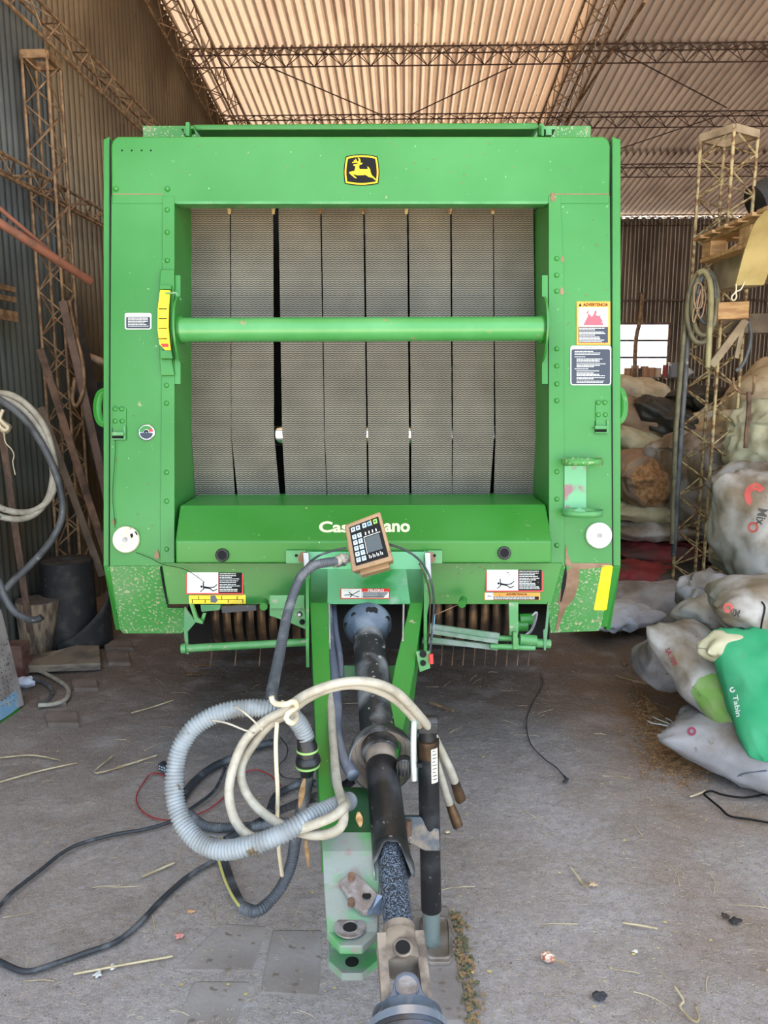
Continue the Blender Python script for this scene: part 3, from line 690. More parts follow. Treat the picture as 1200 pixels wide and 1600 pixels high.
def peligro(x0, y0, lb, fx, fy):
    c = bc(y0+20)-.001
    m = MB(); rect(m, x0, y0, x0+89, y0+43, c); d = part(m, 'danger_decal', redD, lb)
    m = MB(); rect(m, x0+1.5, y0+2, x0+50, y0+41, c-.001); m.build('picture_panel', whiteD, d)
    m = MB(); rect(m, x0+50.5, y0+9, x0+87, y0+41, c-.001); m.build('text_panel', blackD, d)
    letters('PELIGRO', x0+58, y0+2.3, x0+83, y0+7.3, c-.001, whiteD, d, .03)
    m = MB(); m.pp([(x0+52,y0+7),(x0+54.7,y0+2.4),(x0+57.2,y0+7)], c-.001, .0005); m.build('alert_triangle', whiteD, d)
    m = MB(); lines(m, x0+52, x0+84, [y0+10.5,y0+13.5,y0+16,y0+18.5,y0+21.5,y0+24,y0+27,y0+29.5,y0+32,y0+35,y0+37.5], c-.002, x0, 1.1); m.build('decal_text', whiteD, d)
    m = MB(); stick(m, fx, fy, 1.0, c-.002); m.build('falling_figure', blackD, d)
peligro(291, 885.5, 'red and white PELIGRO decal on the left of the beam', 315, 916.5)
peligro(759.5, 881.5, 'red and white PELIGRO decal on the right of the beam', 779, 911.5)
c = bc(935)-.0012
m = MB(); m.pp([(295,930),(384,929.5),(384,943.5),(295.5,943.5)], c, .0006); d = part(m, 'ruler_decal', yellow, 'yellow decal strip of black brackets')
m = MB(); rect(m, 299, 936.3, 380, 937.1, c-.001)
for i, x in enumerate((300,310,320,346,356,370,379)): rect(m, x, 931.5 if i % 2 else 936.5, x+1, 936.5 if i % 2 else 942, c-.001)
m.build('ruler_marks', blackD, d)
m = MB(); m.pp([(329,931),(336,930.5),(340,938),(337,942),(329,941)], c-.0015, .0005); m.build('grey_smudge', greyD, d)
m = MB(); rect(m, 757, 925.5, 844, 937.5, c); d = part(m, 'warning_decal', orangeD, 'narrow orange ADVERTENCIA decal under the right danger decal')
m = MB(); rect(m, 758.5, 926, 771, 937, c-.001); m.build('picture_panel', whiteD, d)
m = MB(); stick(m, 762, 931, .33, c-.002); m.build('falling_figure', blackD, d)
letters('ADVERTENCIA', 791, 927, 824, 930.3, c-.001, blackD, d, .03)
m = MB(); rect(m, 771.5, 932, 842, 937.2, c-.001); m.build('text_panel', blackD, d)
m = MB(); lines(m, 772.5, 838, [932.7, 935], c-.002, 21, 1.1); m.build('decal_text', whiteD, d)
# round lamps, gauge
def disc(x, y, rpx, mt, lb):
    p = W(x, y, C0); r_ = rpx*C0/FPX; n = -FW
    m = MB(); m.rings([(p, r_), (p+n*.012, r_), (p+n*.018, r_*.93), (p+n*.018, r_*.66), (p+n*.0165, r_*.64), (p+n*.0165, r_*.58), (p+n*.02, r_*.56), (p+n*.02, .001)], 36, d=n)
    o = part(m, 'reel_cap', mt, lb, smooth=30)
    m = MB(); m.rings([(p+n*.018, r_*.2), (p+n*.026, r_*.18), (p+n*.026, .001)], 14, d=n); m.build('hub', steel, o, smooth=40); return o
o = disc(198, 843, 20.8, cream, 'cream round cap on the left panel')
m = MB(); m.pp([(203,835),(207,833),(208,838),(205,841)], C0-.022, .001); m.pp([(210,830),(213,831),(215,836),(213,836)], C0-.022, .001); m.build('cap_slot', blackD, o)
disc(935, 836.5, 20.2, whiteP, 'white round cap on the right panel')
p = W(230, 676, C0); m = MB(); m.rings([(p, .033), (p-FW*.01, .033), (p-FW*.012, .030), (p-FW*.012, .001)], 28, d=-FW); gg = part(m, 'pressure_gauge', chrome, 'small round gauge with green dial', smooth=30)
q = p-FW*.0135
def arc(m, a0, a1, r0, r1, q, n=14):
    P_ = [q+(RT*cos(radians(a0+(a1-a0)*i/n))+UP*sin(radians(a0+(a1-a0)*i/n)))*r1 for i in range(n+1)]
    P_ += [q+(RT*cos(radians(a1+(a0-a1)*i/n))+UP*sin(radians(a1+(a0-a1)*i/n)))*r0 for i in range(n+1)]; m.prism(P_, -FW*.0006)
m = MB(); arc(m, 40, 180, .012, .028, q); m.build('green_zone', green, gg)
m = MB(); arc(m, 5, 38, .012, .028, q); m.build('red_zone', redD, gg)
m = MB(); arc(m, 185, 355, .002, .027, q); m.build('lower_dial', navy, gg)
m = MB(); arc(m, 0, 180, .002, .010, q); m.build('centre_dial', blackD, gg)
# latches and edge handles
for x, y in ((176,638),(931,628)):
    m = MB(); m.pp([(x,y),(x+21,y),(x+21,y+42),(x,y+42)], C0-.004, .005); lt = part(m, 'latch_plate', green, bevel=.001)
    m = MB(); m.pp([(x-1,y+30),(x+16,y+30),(x+16,y+47),(x-1,y+47)] , C0-.003, .012); m.build('latch_box', voidM, lt)
    m = MB(); m.pp([(x-1,y+37),(x+17,y+37),(x+17,y+42.5),(x-1,y+42.5)], C0-.022, .018); m.pp([(x+17,y+28),(x+20,y+28),(x+20,y+49),(x-1,y+49),(x-1,y+47),(x+17,y+47)], C0-.012, .01); m.build('latch_lever', greenPale, lt, bevel=.001)
    for dx, dy in ((4,1),(14,1),(4,20),(15,20)):
        m = MB(); p = W(x+dx, y+dy, C0-.004); m.rings([(p-FW*.006, .005), (p-FW*.004, .009), (p, .010)], 12); m.build('screw', green, lt, smooth=50)
for xs, y0, s in ((164, 612, -1), (963, 609, 1)):
    m = MB(); P_ = [W(xs, y0, C0+.03)]
    for i in range(9): a = radians(-80+160*i/8); P_.append(W(xs+s*(2+10*cos(a)), y0+25+24*sin(a), C0+.03))
    P_.append(W(xs, y0+50, C0+.03)); m.tube(crv(P_, 3), .011, 4, flat=1.6)
    m.pp([(xs-3,y0),(xs+3,y0),(xs+3,y0+50),(xs-3,y0+50)], C0+.02, .01)
    part(m, 'edge_handle', MT['green_paint'], 'bright green handle at the edge', bevel=.002)
# bottle holder
m = MB(); m.pp([(882,728),(916,728),(916,800),(882,800)], C0-.012, .006); bh = part(m, 'extinguisher_bracket', mat('bracket_worn', lin(95,160,115), .5, 0, lin(130,95,100), 16, .5, .62), 'worn two-hoop bottle bracket')
for y, mt_ in ((721, greenDirty), (801, MT['green_paint_faded'])):
    m = MB(); cc = W(910, y, C0-.06); P_ = []
    for i in range(20):
        a = 2*pi*i/20; P_.append(cc+Vector((cos(a)*.082, sin(a)*.055, 0)))
    vs = []; fs = []
    for i, p in enumerate(P_): vs += [p+Vector((0,0,.012)), p-Vector((0,0,.012))]
    m.add(vs, [(2*i, 2*((i+1) % 20), 2*((i+1) % 20)+1, 2*i+1) for i in range(20)])
    o = m.build('hoop', mt_, bh, smooth=50); sm = o.modifiers.new('s', 'SOLIDIFY'); sm.thickness = .004
# reflector, bare patch and crack
m = MB(); m.pp([(941,883.5),(956,883.5),(957.5,886),(948,952),(946,953.5),(929,953.5),(928,951)], lambda x, y: kb(x, y)-.003, .001); part(m, 'reflector_strip', yellow, 'yellow reflective strip')
m = MB(); m.pp([(884,850),(889,872),(893,880),(955,880),(950,885),(905,890),(904,915),(897,935),(885,950),(878,965),(872,985),(868,985),(874,950),(872,940),(880,905),(883,880)], lambda x, y: max(kb(x, y), C0)-.0025, .001); part(m, 'bare_patch', brownP, 'bare brown patch where the paint has gone')
m = MB(); m.pp([(884.5,880),(886,898),(884,915),(877,941),(875.5,940),(878,912),(882,892)], lambda x, y: kb(x, y)-.004, .001); part(m, 'torn_seam', voidM, 'open black split in the sheet')
r = random.Random(5)
m = MB()
for i in range(190):        # paint chips
    x, y = r.choice(((r.uniform(180,250), r.uniform(600,980)), (r.uniform(880,950), r.uniform(330,980)), (r.uniform(200,900), r.uniform(220,300)), (r.uniform(480,850), r.uniform(885,940))))
    if 255 < x < 285 and y > 930: continue
    s = r.uniform(.3, 1.3); P_ = [(x+s*cos(a)*r.uniform(.6,1.2), y+s*sin(a)*r.uniform(.6,1.2)) for a in [2*pi*k/7 for k in range(7)]]
    m.pp(P_, (kb(0, y) if (x < 258 or x > 860) else (C0-.011 if y > 880 else C0))-.0018, .0006)
o = part(m, 'paint_chips', brownP, 'scattered bare chips in the paint'); o['kind'] = 'stuff'
for x, y, s in ((864,308,6),(879,405,4),(878,455,5),(245,867,6),(282,868,3),(178,815,4),(903,745,5)):
    m = MB(); m.pp([(x+s*.6*cos(a)*(1+.3*sin(3*a)), y+s*cos(a*.5+1)*.1+s*1.2*sin(a)) for a in [2*pi*k/10 for k in range(10)]], C0-.0055, .001); part(m, 'rust_spot', brownP)
# twine and hanging cords
def cord(name, pts, c, r_, mt, parent=None, label=None, seg=6):
    m = MB(); m.tube(crv([W(x, y, (c if not isinstance(c, (list, tuple)) else c[i])) for i, (x, y) in enumerate(pts)], seg), r_, 5); return m.build(name, mt, parent or baler, label, smooth=60)
cord('twine', [(180,688),(180,710),(176,770),(178,800),(180,825)], C0-.01, .0012, blackD)
cord('twine', [(212,863),(235,872),(255,882),(290,890),(320,910)], [C0-.012,C0-.012,C0-.02,C0-.03,C0-.03], .0013, blackD)
cord('twine', [(679,961),(700,952),(724,941)], [3.0,3.0,3.03], .0015, rustLight)
for x, y in ((724,940),(414,944)):
    m = MB(); m.cyl(W(x,y-3,3.05), W(x-2,y+4,3.0), .016, n=10); part(m, 'twine_eye', green, smooth=50)

# ---- pickup below the beam
for i in range(9):
    x = 348+i*18.2
    if x > 480: continue
for side, xs in ((0, [336+18*i for i in range(9)]), (1, [684+18.5*i for i in range(7)])):
    for i, x in enumerate(xs):
        m = MB(); cx = W(x, 965, 3.42); wd = .037; P_ = []
        for k in range(13): a = radians(-70+160*k/12); P_.append((-cos(a)*.13, sin(a)*.16))
        vs = []; n = len(P_)
        for yy, zz in P_: vs += [Vector((cx.x-wd/2, cx.y+yy+.13, cx.z+zz)), Vector((cx.x+wd/2, cx.y+yy+.13, cx.z+zz))]
        m.add(vs, [(2*k, 2*k+1, 2*k+3, 2*k+2) for k in range(n-1)])
        o = part(m, 'pickup_band', steelBrown, smooth=60); s_ = o.modifiers.new('s', 'SOLIDIFY'); s_.thickness = .003
m = MB(); a = W(300,975,3.7); b = W(850,975,3.7); m.cyl(a, b, .12, n=20); part(m, 'pickup_drum', voidM, smooth=40)
for i in range(14):                      # tines hanging down
    x = 330+i*38 if i < 5 else 690+(i-5)*17
    m = MB(); m.tube(crv([W(x,1000,3.4), W(x+1,1014,3.3), W(x-1,1040,3.24)], 5), .0026, 5); part(m, 'pickup_tine', rustM, smooth=50)
m = MB(); m.cyl(W(285,1013.5,3.0), W(482,1003,3.0), .0155, n=16); m.cyl(W(284,1013.5,2.99), W(291,1013,2.99), .019, n=14); part(m, 'windguard_bar', greenPale, 'green tube below the left end of the beam', smooth=40)
m = MB(); m.pp([(288,948),(306,972),(293,987),(295,1022),(291,1022),(287,985)], 3.0, .012); part(m, 'bar_bracket', greenDark)
m = MB(); m.pp([(296,944),(301,944),(309,966),(317,971),(316,975),(305,972)], 3.0, .02); m.pp([(317,958),(322,958),(317,975),(312,973)], 3.02, .012); part(m, 'hook_bracket', green)
m = MB(); m.pp([(345,948),(400,945),(401,954),(347,958)], 3.05, .03); part(m, 'rubber_bumper', blackDusty, bevel=.002)
m = MB(); m.pp([(313,945),(345,945),(343,953),(315,956)], 3.12, .05); part(m, 'yellowgreen_bracket', greenPale)
m = MB(); m.pp([(421,931),(476,931),(478,984),(450,972),(421,962)], 2.98, .012); m.pp([(421,930),(476,930),(476,951),(421,951)], 2.965, .01); wdg = part(m, 'gusset_plate', greenPale, bevel=.002)
for x, y, mt_ in ((468,960,steel),(472,972,voidM)): m = MB(); p = W(x,y,2.975); m.rings([(p-FW*.01,.006),(p,.011)], 12, d=FW); m.build('gusset_bolt', mt_, wdg, smooth=50)
# right-hand telescoping bars
m = MB(); m.cyl(W(660,1001,3.0), W(780,1010,3.0), .012, n=12); m.bar(W(672,979,2.96), W(780,994,2.96), .012, .022); m.bar(W(670,986,2.95), W(778,1002,2.95), .012, .016)
m.bar(W(665,998,2.97), W(778,1012,2.97), .012, .02); part(m, 'linkage_bars', mat('linkage_greygreen', lin(125,140,132), .5, 0, lin(90,125,100), 14, .45, .6), 'grey-green linkage bars', smooth=40)
m = MB(); m.cyl(W(766,997,2.98), W(800,998,2.98), .011, n=14); m.cyl(W(800,1002,2.97), W(860,1006,2.97), .017, n=14); m.cyl(W(812,999,2.95), W(838,1001,2.95), .021, n=14); m.cyl(W(766,1010,2.95), W(836,1012,2.95), .011, n=14)
part(m, 'windguard_bar', greenPale, 'green tube below the right end of the beam', smooth=40)
m = MB(); m.pp([(802,988),(808,988),(811,1014),(802,1014)], 2.93, .03); part(m, 'bar_clamp', greenDirty)
m = MB(); m.pp([(795,941),(810,941),(810,992),(796,994)], 2.97, .012); part(m, 'drop_strap', greenPale, bevel=.002)
m = MB(); m.pp([(852,982),(856,941),(858,960),(853,1016),(850,1016),(849,985)], 2.95, .01); part(m, 'bar_bracket', greenDark)
for x0_, y_ in ((812,968),(800,978)): m = MB(); m.cyl(W(x0_,y_,3.15), W(x0_+24,y_-1,3.15), .024, n=14); part(m, 'spring_can', green, smooth=40)
m = MB(); m.tube(crv([W(832,962,3.1), W(838,957,3.1), W(836,970,3.1), W(830,985,3.1), W(822,992,3.1)], 5), .006, 6); part(m, 'bent_wire', steel, smooth=50)
# wheels well back (carry the machine)
for x in (-.98, .78):
    m = MB(); m.rings([(Vector((x-.13,5.2,.36)), .2), (Vector((x-.12,5.2,.36)), .33), (Vector((x-.06,5.2,.36)), .36), (Vector((x+.06,5.2,.36)), .36), (Vector((x+.12,5.2,.36)), .33), (Vector((x+.13,5.2,.36)), .2)], 32)
    t_ = part(m, 'wheel', rubber, smooth=40); m = MB(); m.cyl(Vector((x-.14,5.2,.36)), Vector((x+.14,5.2,.36)), .17, n=24); m.build('rim', yellow, t_, smooth=40)
m = MB(); m.cyl(Vector((-1.0,5.2,.36)), Vector((.8,5.2,.36)), .04, n=12); m.box((-.1,5.2,.5), (.5,.1,.35)); part(m, 'axle', voidM)

# ---- tongue (drawbar)
def Tz(Y): return .99-.44*(2.9-Y)
def TP(x, y, dz=0):                       # sight line meets the tongue's top plane
    d = ray(x, y); t = (Tz(0)+dz-CAM.z)/(d.z-.44*d.y); return CAM+d*t
nrm = Vector((0, -.44, 1)).normalized()
m = MB(); m.prism([TP(486,889), TP(663,889), TP(660,942), TP(485,942)], -nrm*.006)
m.prism([TP(486,889), TP(663,889), W(668,862,2.99), W(480,862,2.99)], -nrm*.006)
tc_ = part(m, 'tongue_cover', mat('cover_dusty_green', lin(95,165,120), .42, 0, lin(35,135,65), 3.2, .52, .62, [(lin(140,170,150), 10, .62, .72)], .03, 30), 'dusty green cover plate where the tongue meets the machine')
lo = TP(537,942); 
# ATENCION style strip on the cover
cc_ = W(570,928,1).y
def TPn(x, y, k): return TP(x, y)+nrm*k
def trect(m, x0, y0, x1, y1, k): m.prism([TPn(x0,y0,k), TPn(x1,y0,k), TPn(x1,y1,k), TPn(x0,y1,k)], nrm*.0005)
m = MB(); trect(m, 532, 920, 609, 936, .001); d = m.build('strip_decal', redD, tc_, 'small white and red decal strip')
m = MB(); trect(m, 533.5, 921, 565, 935, .002); m.build('picture_panel', whiteD, d)
m = MB(); trect(m, 565.5, 925.5, 607.5, 935, .002); m.build('text_panel', whiteD, d)
m = MB(); V, F = text_mesh('PELIGRO', .03); m.add([TPn(575+(600-575)*a, 925+(921.2-925)*b, .0022) for a, b in V], F); m.build('lettering', whiteD, d)
m = MB()
for i, y in enumerate((927,929.3,931.6,933.5)): trect(m, 567, y, 606-i*2, y+1.1, .003)
for a, b in (((538,931),(551,930)),((551,930),(562,924)),((551,931),(561,934)),((545,926),(551,931)),((551,930),(547,934))):
    p, q = TPn(*a, .003), TPn(*b, .003); m.bar(p, q, .0035, .0006, nrm)
m.build('decal_text', blackD, d)
# rails
def rail(pts, mt, name, lb=None, h=.11, sx=0):
    m = MB(); vs = []
    for xo, xi, y in pts:
        a, b = TP(xo, y), TP(xi, y); vs += [a, b, b-Vector((0,0,h)), a-Vector((0,0,h))]
    n = len(pts); fs = [(0,3,2,1), (4*n-4,4*n-3,4*n-2,4*n-1)]
    for i in range(n-1):
        for q in range(4): fs.append((4*i+q, 4*i+(q+1) % 4, 4*i+4+(q+1) % 4, 4*i+4+q))
    m.add(vs, fs); return part(m, name, mt, lb, bevel=.003)
rail([(480,513,880),(484,513,945),(488,515,1030),(493,523,1160),(499,527,1250),(502,530,1306)], green, 'tongue_rail', 'left rail of the tongue')
rail([(663,632,880),(661,640,945),(648,617,1040),(636,606,1110),(618,598,1200),(603,588,1270),(596,582,1306)], green, 'tongue_rail', 'right rail of the tongue')
for x0_, s in ((483, 1), (662, -1)):
    m = MB(); P_ = [TP(x0_, 868), TP(x0_, 1000)]; m.prism([P_[0]+Vector((0,0,.05)), P_[1]+Vector((0,0,.005)), P_[1]-Vector((0,0,.1)), P_[0]-Vector((0,0,.2))], Vector((-s*.012,0,0))); part(m, 'tongue_cheek', greenPale, bevel=.002)
    m = MB(); x_ = x0_+s*30; P_ = [TP(x_, 944), TP(x_+s*1, 1002)]; m.prism([P_[0]+Vector((0,0,.0)), P_[1]+Vector((0,0,.004)), P_[1]-Vector((0,0,.09)), P_[0]-Vector((0,0,.16))], Vector((s*.006,0,0))); part(m, 'inner_web', mat('web_grey%d' % x0_, lin(150,145,135), .6, 0, lin(120,140,115), 12, .5, .6))
# end web plates (grey edge seen beyond the right rail)
m = MB(); m.pp([(660,935),(668,900),(672,935),(663,985),(657,1000)], 2.86, .02); part(m, 'tongue_gusset', greenPale)
m = MB(); m.pp([(650,1018),(672,1018),(672,1044),(656,1050)], 2.55, .02); lug = part(m, 'tongue_lug', greenPale)
m = MB(); m.cyl(W(661,1022,2.545), W(661,1022,2.56), .012, n=12); m.cyl(W(661,1036,2.545), W(661,1036,2.56), .010, n=12); m.build('lug_hole', voidM, lug)
m = MB(); m.cyl(W(673,1022,2.54), W(674,1037,2.54), .008, n=10); m.build('red_cap', redD, lug)
# cross plates between the rails
m = MB(); m.prism([TP(528,1230,-.12), TP(602,1230,-.12), TP(594,1322,-.06), TP(528,1322,-.06)], Vector((0,0,-.006))); part(m, 'tongue_floor', greenDark)
m = MB(); m.prism([TP(530,1040,-.1), TP(620,1040,-.1), TP(617,1068,-.1), TP(532,1068,-.1)], Vector((0,0,-.006))); part(m, 'tongue_floor', greenDark)
for x in (478, 668):
    m = MB(); m.pp([(x-4,864),(x+4,864),(x+6,905),(x-2,905)], 2.93, .04); part(m, 'hood_clamp', steel)
for x0_, x1_ in ((447,478),(668,691)):
    m = MB(); m.pp([(x0_,860),(x1_,860),(x1_,880),(x0_,880)], 2.995, .01); tb = part(m, 'hood_tab', greenPale); s = 1 if x0_ < 500 else -1
    m = MB(); m.pp([(x1_ if s > 0 else x0_, 862),((x1_ if s > 0 else x0_)-s*8,862),((x1_ if s > 0 else x0_)-s*13,873),((x1_ if s > 0 else x0_)-s*10,879),(x1_ if s > 0 else x0_,879)], 2.993, .001); m.build('rust_corner', brownP, tb)
    m = MB(); p = W((x1_-15) if s > 0 else x0_+11, 868, 2.992); m.cyl(p-FW*.002, p, .006, n=10); m.build('tab_hole', voidM, tb)
# hitch plates
def HP(x, y, z): return G(x, y, z)
m = MB(); z1 = .425
m.prism([HP(502,1300,.539), HP(596,1300,.539), HP(594,1330,.520), HP(592,1400,.462), HP(591,1440,.434), HP(590,1457,z1), HP(566,1478,z1), HP(531,1478,z1), HP(511,1456,z1), HP(510,1440,.434), HP(506,1380,.475), HP(504,1330,.520)], Vector((0,0,-.022)))
hp = part(m, 'hitch_plate', hitchM, 'upper worn plate of the hitch clevis', bevel=.003)
z2 = .33
m = MB(); m.prism([HP(513,1430,z2), HP(594,1430,z2), HP(591,1500,z2), HP(566,1521,z2), HP(534,1521,z2), HP(513,1502,z2)], Vector((0,0,-.02))); m.mi = 0
part(m, 'hitch_plate', hitchM, 'lower worn plate of the hitch clevis', bevel=.003)
m = MB(); m.prism([HP(516,1380,z1+.02), HP(590,1380,z1+.02), HP(588,1440,z1-.02), HP(516,1440,z1-.02)], Vector((0,0,-.09))); part(m, 'hitch_spacer', greenDark)
p = HP(547,1449,.433); m = MB(); m.rings([(p+Vector((0,0,.0)), .038), (p+Vector((0,0,.003)), .037), (p+Vector((0,0,.003)), .019), (p+Vector((0,0,.001)), .017)], 30, caps=False); m.build('hitch_bushing', mat('bushing_steel', lin(150,148,150), .5, .4, lin(120,112,108), 30, .4, .6, None, .2, 90), hp, smooth=30)
m = MB(); m.cyl(p+Vector((0,0,.0005)), p+Vector((0,0,.0012)), .0165, n=24); m.build('pin_hole', voidM, hp)
p = HP(550,1503,z2); m = MB(); m.cyl(p, p+Vector((0,0,.001)), .0165, n=24); part(m, 'pin_hole', voidM)
# loose latch plate lying on the hitch
m = MB(); e_ = .016
m.prism([TP(529,1378,e_), TP(550,1362,e_), TP(560,1366,e_), TP(596,1402,e_), TP(594,1414,e_), TP(578,1424,e_), TP(566,1424,e_), TP(552,1412,e_)], Vector((0,0,-.012)))
lp = part(m, 'latch_plate', MT['bushing_steel'], 'grey triangular latch plate on the hitch', bevel=.002)
m = MB(); p = TP(573,1400,e_+.0012); m.cyl(p, p+Vector((0,0,.002)), .011, n=14); m.build('latch_hole', voidM, lp)
for x, y in ((549,1373),(549,1413)): m = MB(); p = TP(x,y,e_); m.cyl(p, p+Vector((0,-.004,.014)), .009, n=10); m.build('latch_bolt', rustM, lp, smooth=50)
m = MB(); m.prism([TP(574,1424,e_), TP(590,1397,e_+.03), TP(598,1400,e_+.03), TP(596,1424,e_), TP(582,1420,e_+.02)], Vector((0,0,-.012))); m.build('latch_spring', steelBlue, lp)
# ================================================================== DRIVE SHAFT
PA = Vector((-.058, 2.69, .812)); PB = Vector((.040, 1.521, .433)); PD = (PB-PA).normalized()
def AX(y):
    v = (800-y)/FPX; a = PA-CAM; d = PB-PA
    t = (v*a.dot(FW)-a.dot(UP))/(d.dot(UP)-v*d.dot(FW)); return PA+d*t
shaft = thing('drive_shaft', AX(1200)-Vector((0,0,.62)), 'long black-guarded power take-off shaft lying along the tongue', 'drive shaft')
m = MB(); m.rings([(AX(950), .052), (AX(962), .055), (AX(966), .062), (AX(972), .062)], 20, d=PD); m.build('rear_yoke', MT['worn_brown_steel'], shaft, smooth=40)
a = AX(985)
m = MB(); m.rings([(a-PD*.06, .083), (a-PD*.045, .09), (a-PD*.02, .088), (a+PD*.01, .072), (a+PD*.04, .058), (a+PD*.06, .057)], 32, d=PD); cone = m.build('guard_cone', mat('blue_grey_plastic', lin(78,92,108), .4, 0, lin(120,132,145), 9, .5, .66), shaft, 'blue-grey slotted guard cone at the rear', smooth=50)
r = cone.modifiers.new('s', 'SOLIDIFY'); r.thickness = .003
X_ = PD.cross(Vector((0,0,1))).normalized(); Y_ = X_.cross(PD).normalized()
for an, rr, sz in ((150,.079,.013), (105,.080,.015), (92,.080,.013), (50,.079,.011), (12,.079,.012), (200,.080,.010)):
    q = a-PD*.012+(X_*cos(radians(an))+Y_*sin(radians(an)))*rr
    n_ = ((X_*cos(radians(an))+Y_*sin(radians(an)))*.7+PD*.5).normalized()
    m = MB(); m.rings([(q-n_*.004, sz), (q+n_*.004, sz*.95)], 12, d=n_); m.build('cone_slot', voidM, cone)
def seg(name, y0, y1, r0, r1, mt, lb=None, n=28, extra=None):
    m = MB(); A = AX(y0); B = AX(y1); pr = [(A.lerp(B, i/10), r0+(r1-r0)*i/10) for i in range(11)]
    m.rings(pr, n, d=PD); return m.build(name, mt, shaft, lb, smooth=40)
seg('outer_guard_tube', 985, 1178, .0575, .0565, blackDusty, 'dusty wide rear guard tube')
m = MB(); A = AX(1172); D3 = (PD+Y_*.32).normalized(); A = AX(1168); pr = [(A-D3*.045, .058), (A-D3*.01, .062), (A+D3*.012, .078), (A+D3*.035, .098), (A+D3*.085, .102)]
m.rings([(p, r_*.95) for p, r_ in pr], 30, caps=False, d=D3); bell = m.build('guard_bell', blackDusty, shaft, 'wide open black guard bell halfway along', smooth=50)
s_ = bell.modifiers.new('s', 'SOLIDIFY'); s_.thickness = .004
m = MB(); m.rings([(A-D3*.0, .047), (A+D3*.018, .074), (A+D3*.037, .0885), (A+D3*.084, .0925)], 30, caps=False, d=D3); o = m.build('bell_lining', mat('dusty_lining', lin(165,150,135), .8, 0, lin(125,112,102), 12, .4, .6), bell, smooth=50)
seg('guard_sleeve', 1160, 1212, .0455, .0455, MT['dusty_lining'])
seg('inner_guard_tube', 1196, 1330, .0462, .0475, black, 'glossy black front guard tube')
# torn end: tube rim with a ragged edge and a lifted flap
m = MB(); n = 40; vs = []; A = AX(1325)
for k in range(n):
    a = 2*pi*k/n; dr = X_*cos(a)+Y_*sin(a)
    rag = .05+.03*noise.noise(Vector((cos(a)*1.5, sin(a)*1.5, 7)))+(.055 if .62*pi < a < .95*pi else 0)*sin((a-.62*pi)/(.33*pi)*pi)+(.02 if sin(a) < 0 else -.012*sin(a))
    fl = 1+(.16*max(0, cos(a-.75*pi)))
    vs += [A+dr*.0475, A+PD*rag*.5+dr*.0478*(1+(fl-1)*.3), A+PD*rag+dr*.0485*fl]
m.add(vs, [(3*k+q, 3*((k+1) % n)+q, 3*((k+1) % n)+q+1, 3*k+q+1) for k in range(n) for q in (0, 1)])
o = m.build('torn_guard_end', blackDusty, shaft, 'ragged torn end of the front guard tube', smooth=60); s_ = o.modifiers.new('s', 'SOLIDIFY'); s_.thickness = .0035
txt = mat('textured_profile_tube', lin(40,44,52), .45, .4, lin(120,135,155), 260, .47, .6, None, .8, 300)
seg('telescoping_tube', 1330, 1452, .0345, .0345, txt, 'textured blue-black inner shaft')
# universal joint
seg('joint_collar', 1449, 1466, .037, .040, mat('dusty_joint_steel', lin(150,138,125), .6, .2, lin(95,85,78), 14, .45, .6, None, .15, 60), n=24)
J = AX(1497); dj = MT['dusty_joint_steel']
def fork(base, d, side, L, w_, th, mt, name, gap, spread=1.0, lb=None, hole=True, col=None):
    """yoke: two ears reaching from base along d, either side of the axis, ear plates normal to `side`"""
    sd_ = side.normalized(); up = sd_.cross(d).normalized(); m = MB()
    for s in (-1, 1):
        c0_ = base+sd_*s*gap; P_ = []
        P_.append(-w_*1.0*up); P_.append(w_*1.0*up)
        pts = [c0_-up*w_*spread, c0_+up*w_*spread, c0_+up*w_*.82+d*(L*.55)]
        for i in range(9): a = radians(90-180*i/8); pts.append(c0_+d*(L-.8*w_*.75)+ (up*sin(a)+d*cos(a))*w_*.75)
        pts.append(c0_-up*w_*.82+d*(L*.55))
        m.prism(pts, sd_*s*th)
    return m.build(name, mt, shaft, lb, smooth=50, bevel=.003)
m = MB(); m.rings([(AX(1462), .041), (AX(1468), .045), (AX(1478), .047), (AX(1506), .050), (AX(1512), .046), (AX(1512), .02)], 28, d=PD); m.build('yoke_shoulder', dj, shaft, smooth=40)
q = AX(1502)+Y_*.0475; m = MB(); m.rings([(q-Y_*.004+PD*.0, .0185), (q+Y_*.0035, .0175)], 20, d=Y_); m.build('yoke_hole', voidM, shaft)
m = MB(); m.tube([q+Y_*.002+(X_*cos(t)+PD*sin(t))*.0195 for t in [2*pi*i/24 for i in range(24)]], .0035, 7, closed=True); m.build('yoke_boss', dj, shaft, smooth=60)
fork(AX(1470), PD, X_, .150, .034, .02, dj, 'joint_yoke', .033, lb='dusty rear joint yoke')
def yof(p): q = p-CAM; return 800-FPX*q.dot(UP)/q.dot(FW)
def xof(p): q = p-CAM; return 600+FPX*q.dot(RT)/q.dot(FW)
tj = 0.0
while yof(AX(1472)+PD*tj+Y_*.05) < 1541: tj += .001
JC = AX(1472)+PD*tj; print('JC', tj)
m = MB(); m.cyl(JC-X_*.05, JC+X_*.05, .0155, n=18); m.cyl(JC-Y_*.048, JC+Y_*.048, .0155, n=18); m.rings([(JC-PD*.018,.02),(JC+PD*.018,.02)], 16); m.build('joint_cross', steelBrown, shaft, smooth=40)
PD2 = (PD+Vector((-.05,0,-.02))).normalized(); X2 = Y_.cross(PD2).normalized(); Y2 = PD2.cross(X2).normalized()
if Y2.dot(Y_) < 0: Y2 = -Y2
tf = 0.0
while yof(JC+PD2*tf+Y2*.066) < 1574: tf += .001
FB = JC+PD2*tf; print('FB', tf)
fork(FB, -PD2, Y2, tf+.028, .038, .014, steelBlue, 'front_yoke', .036, 1.7, 'blued front yoke with a round bearing cap')
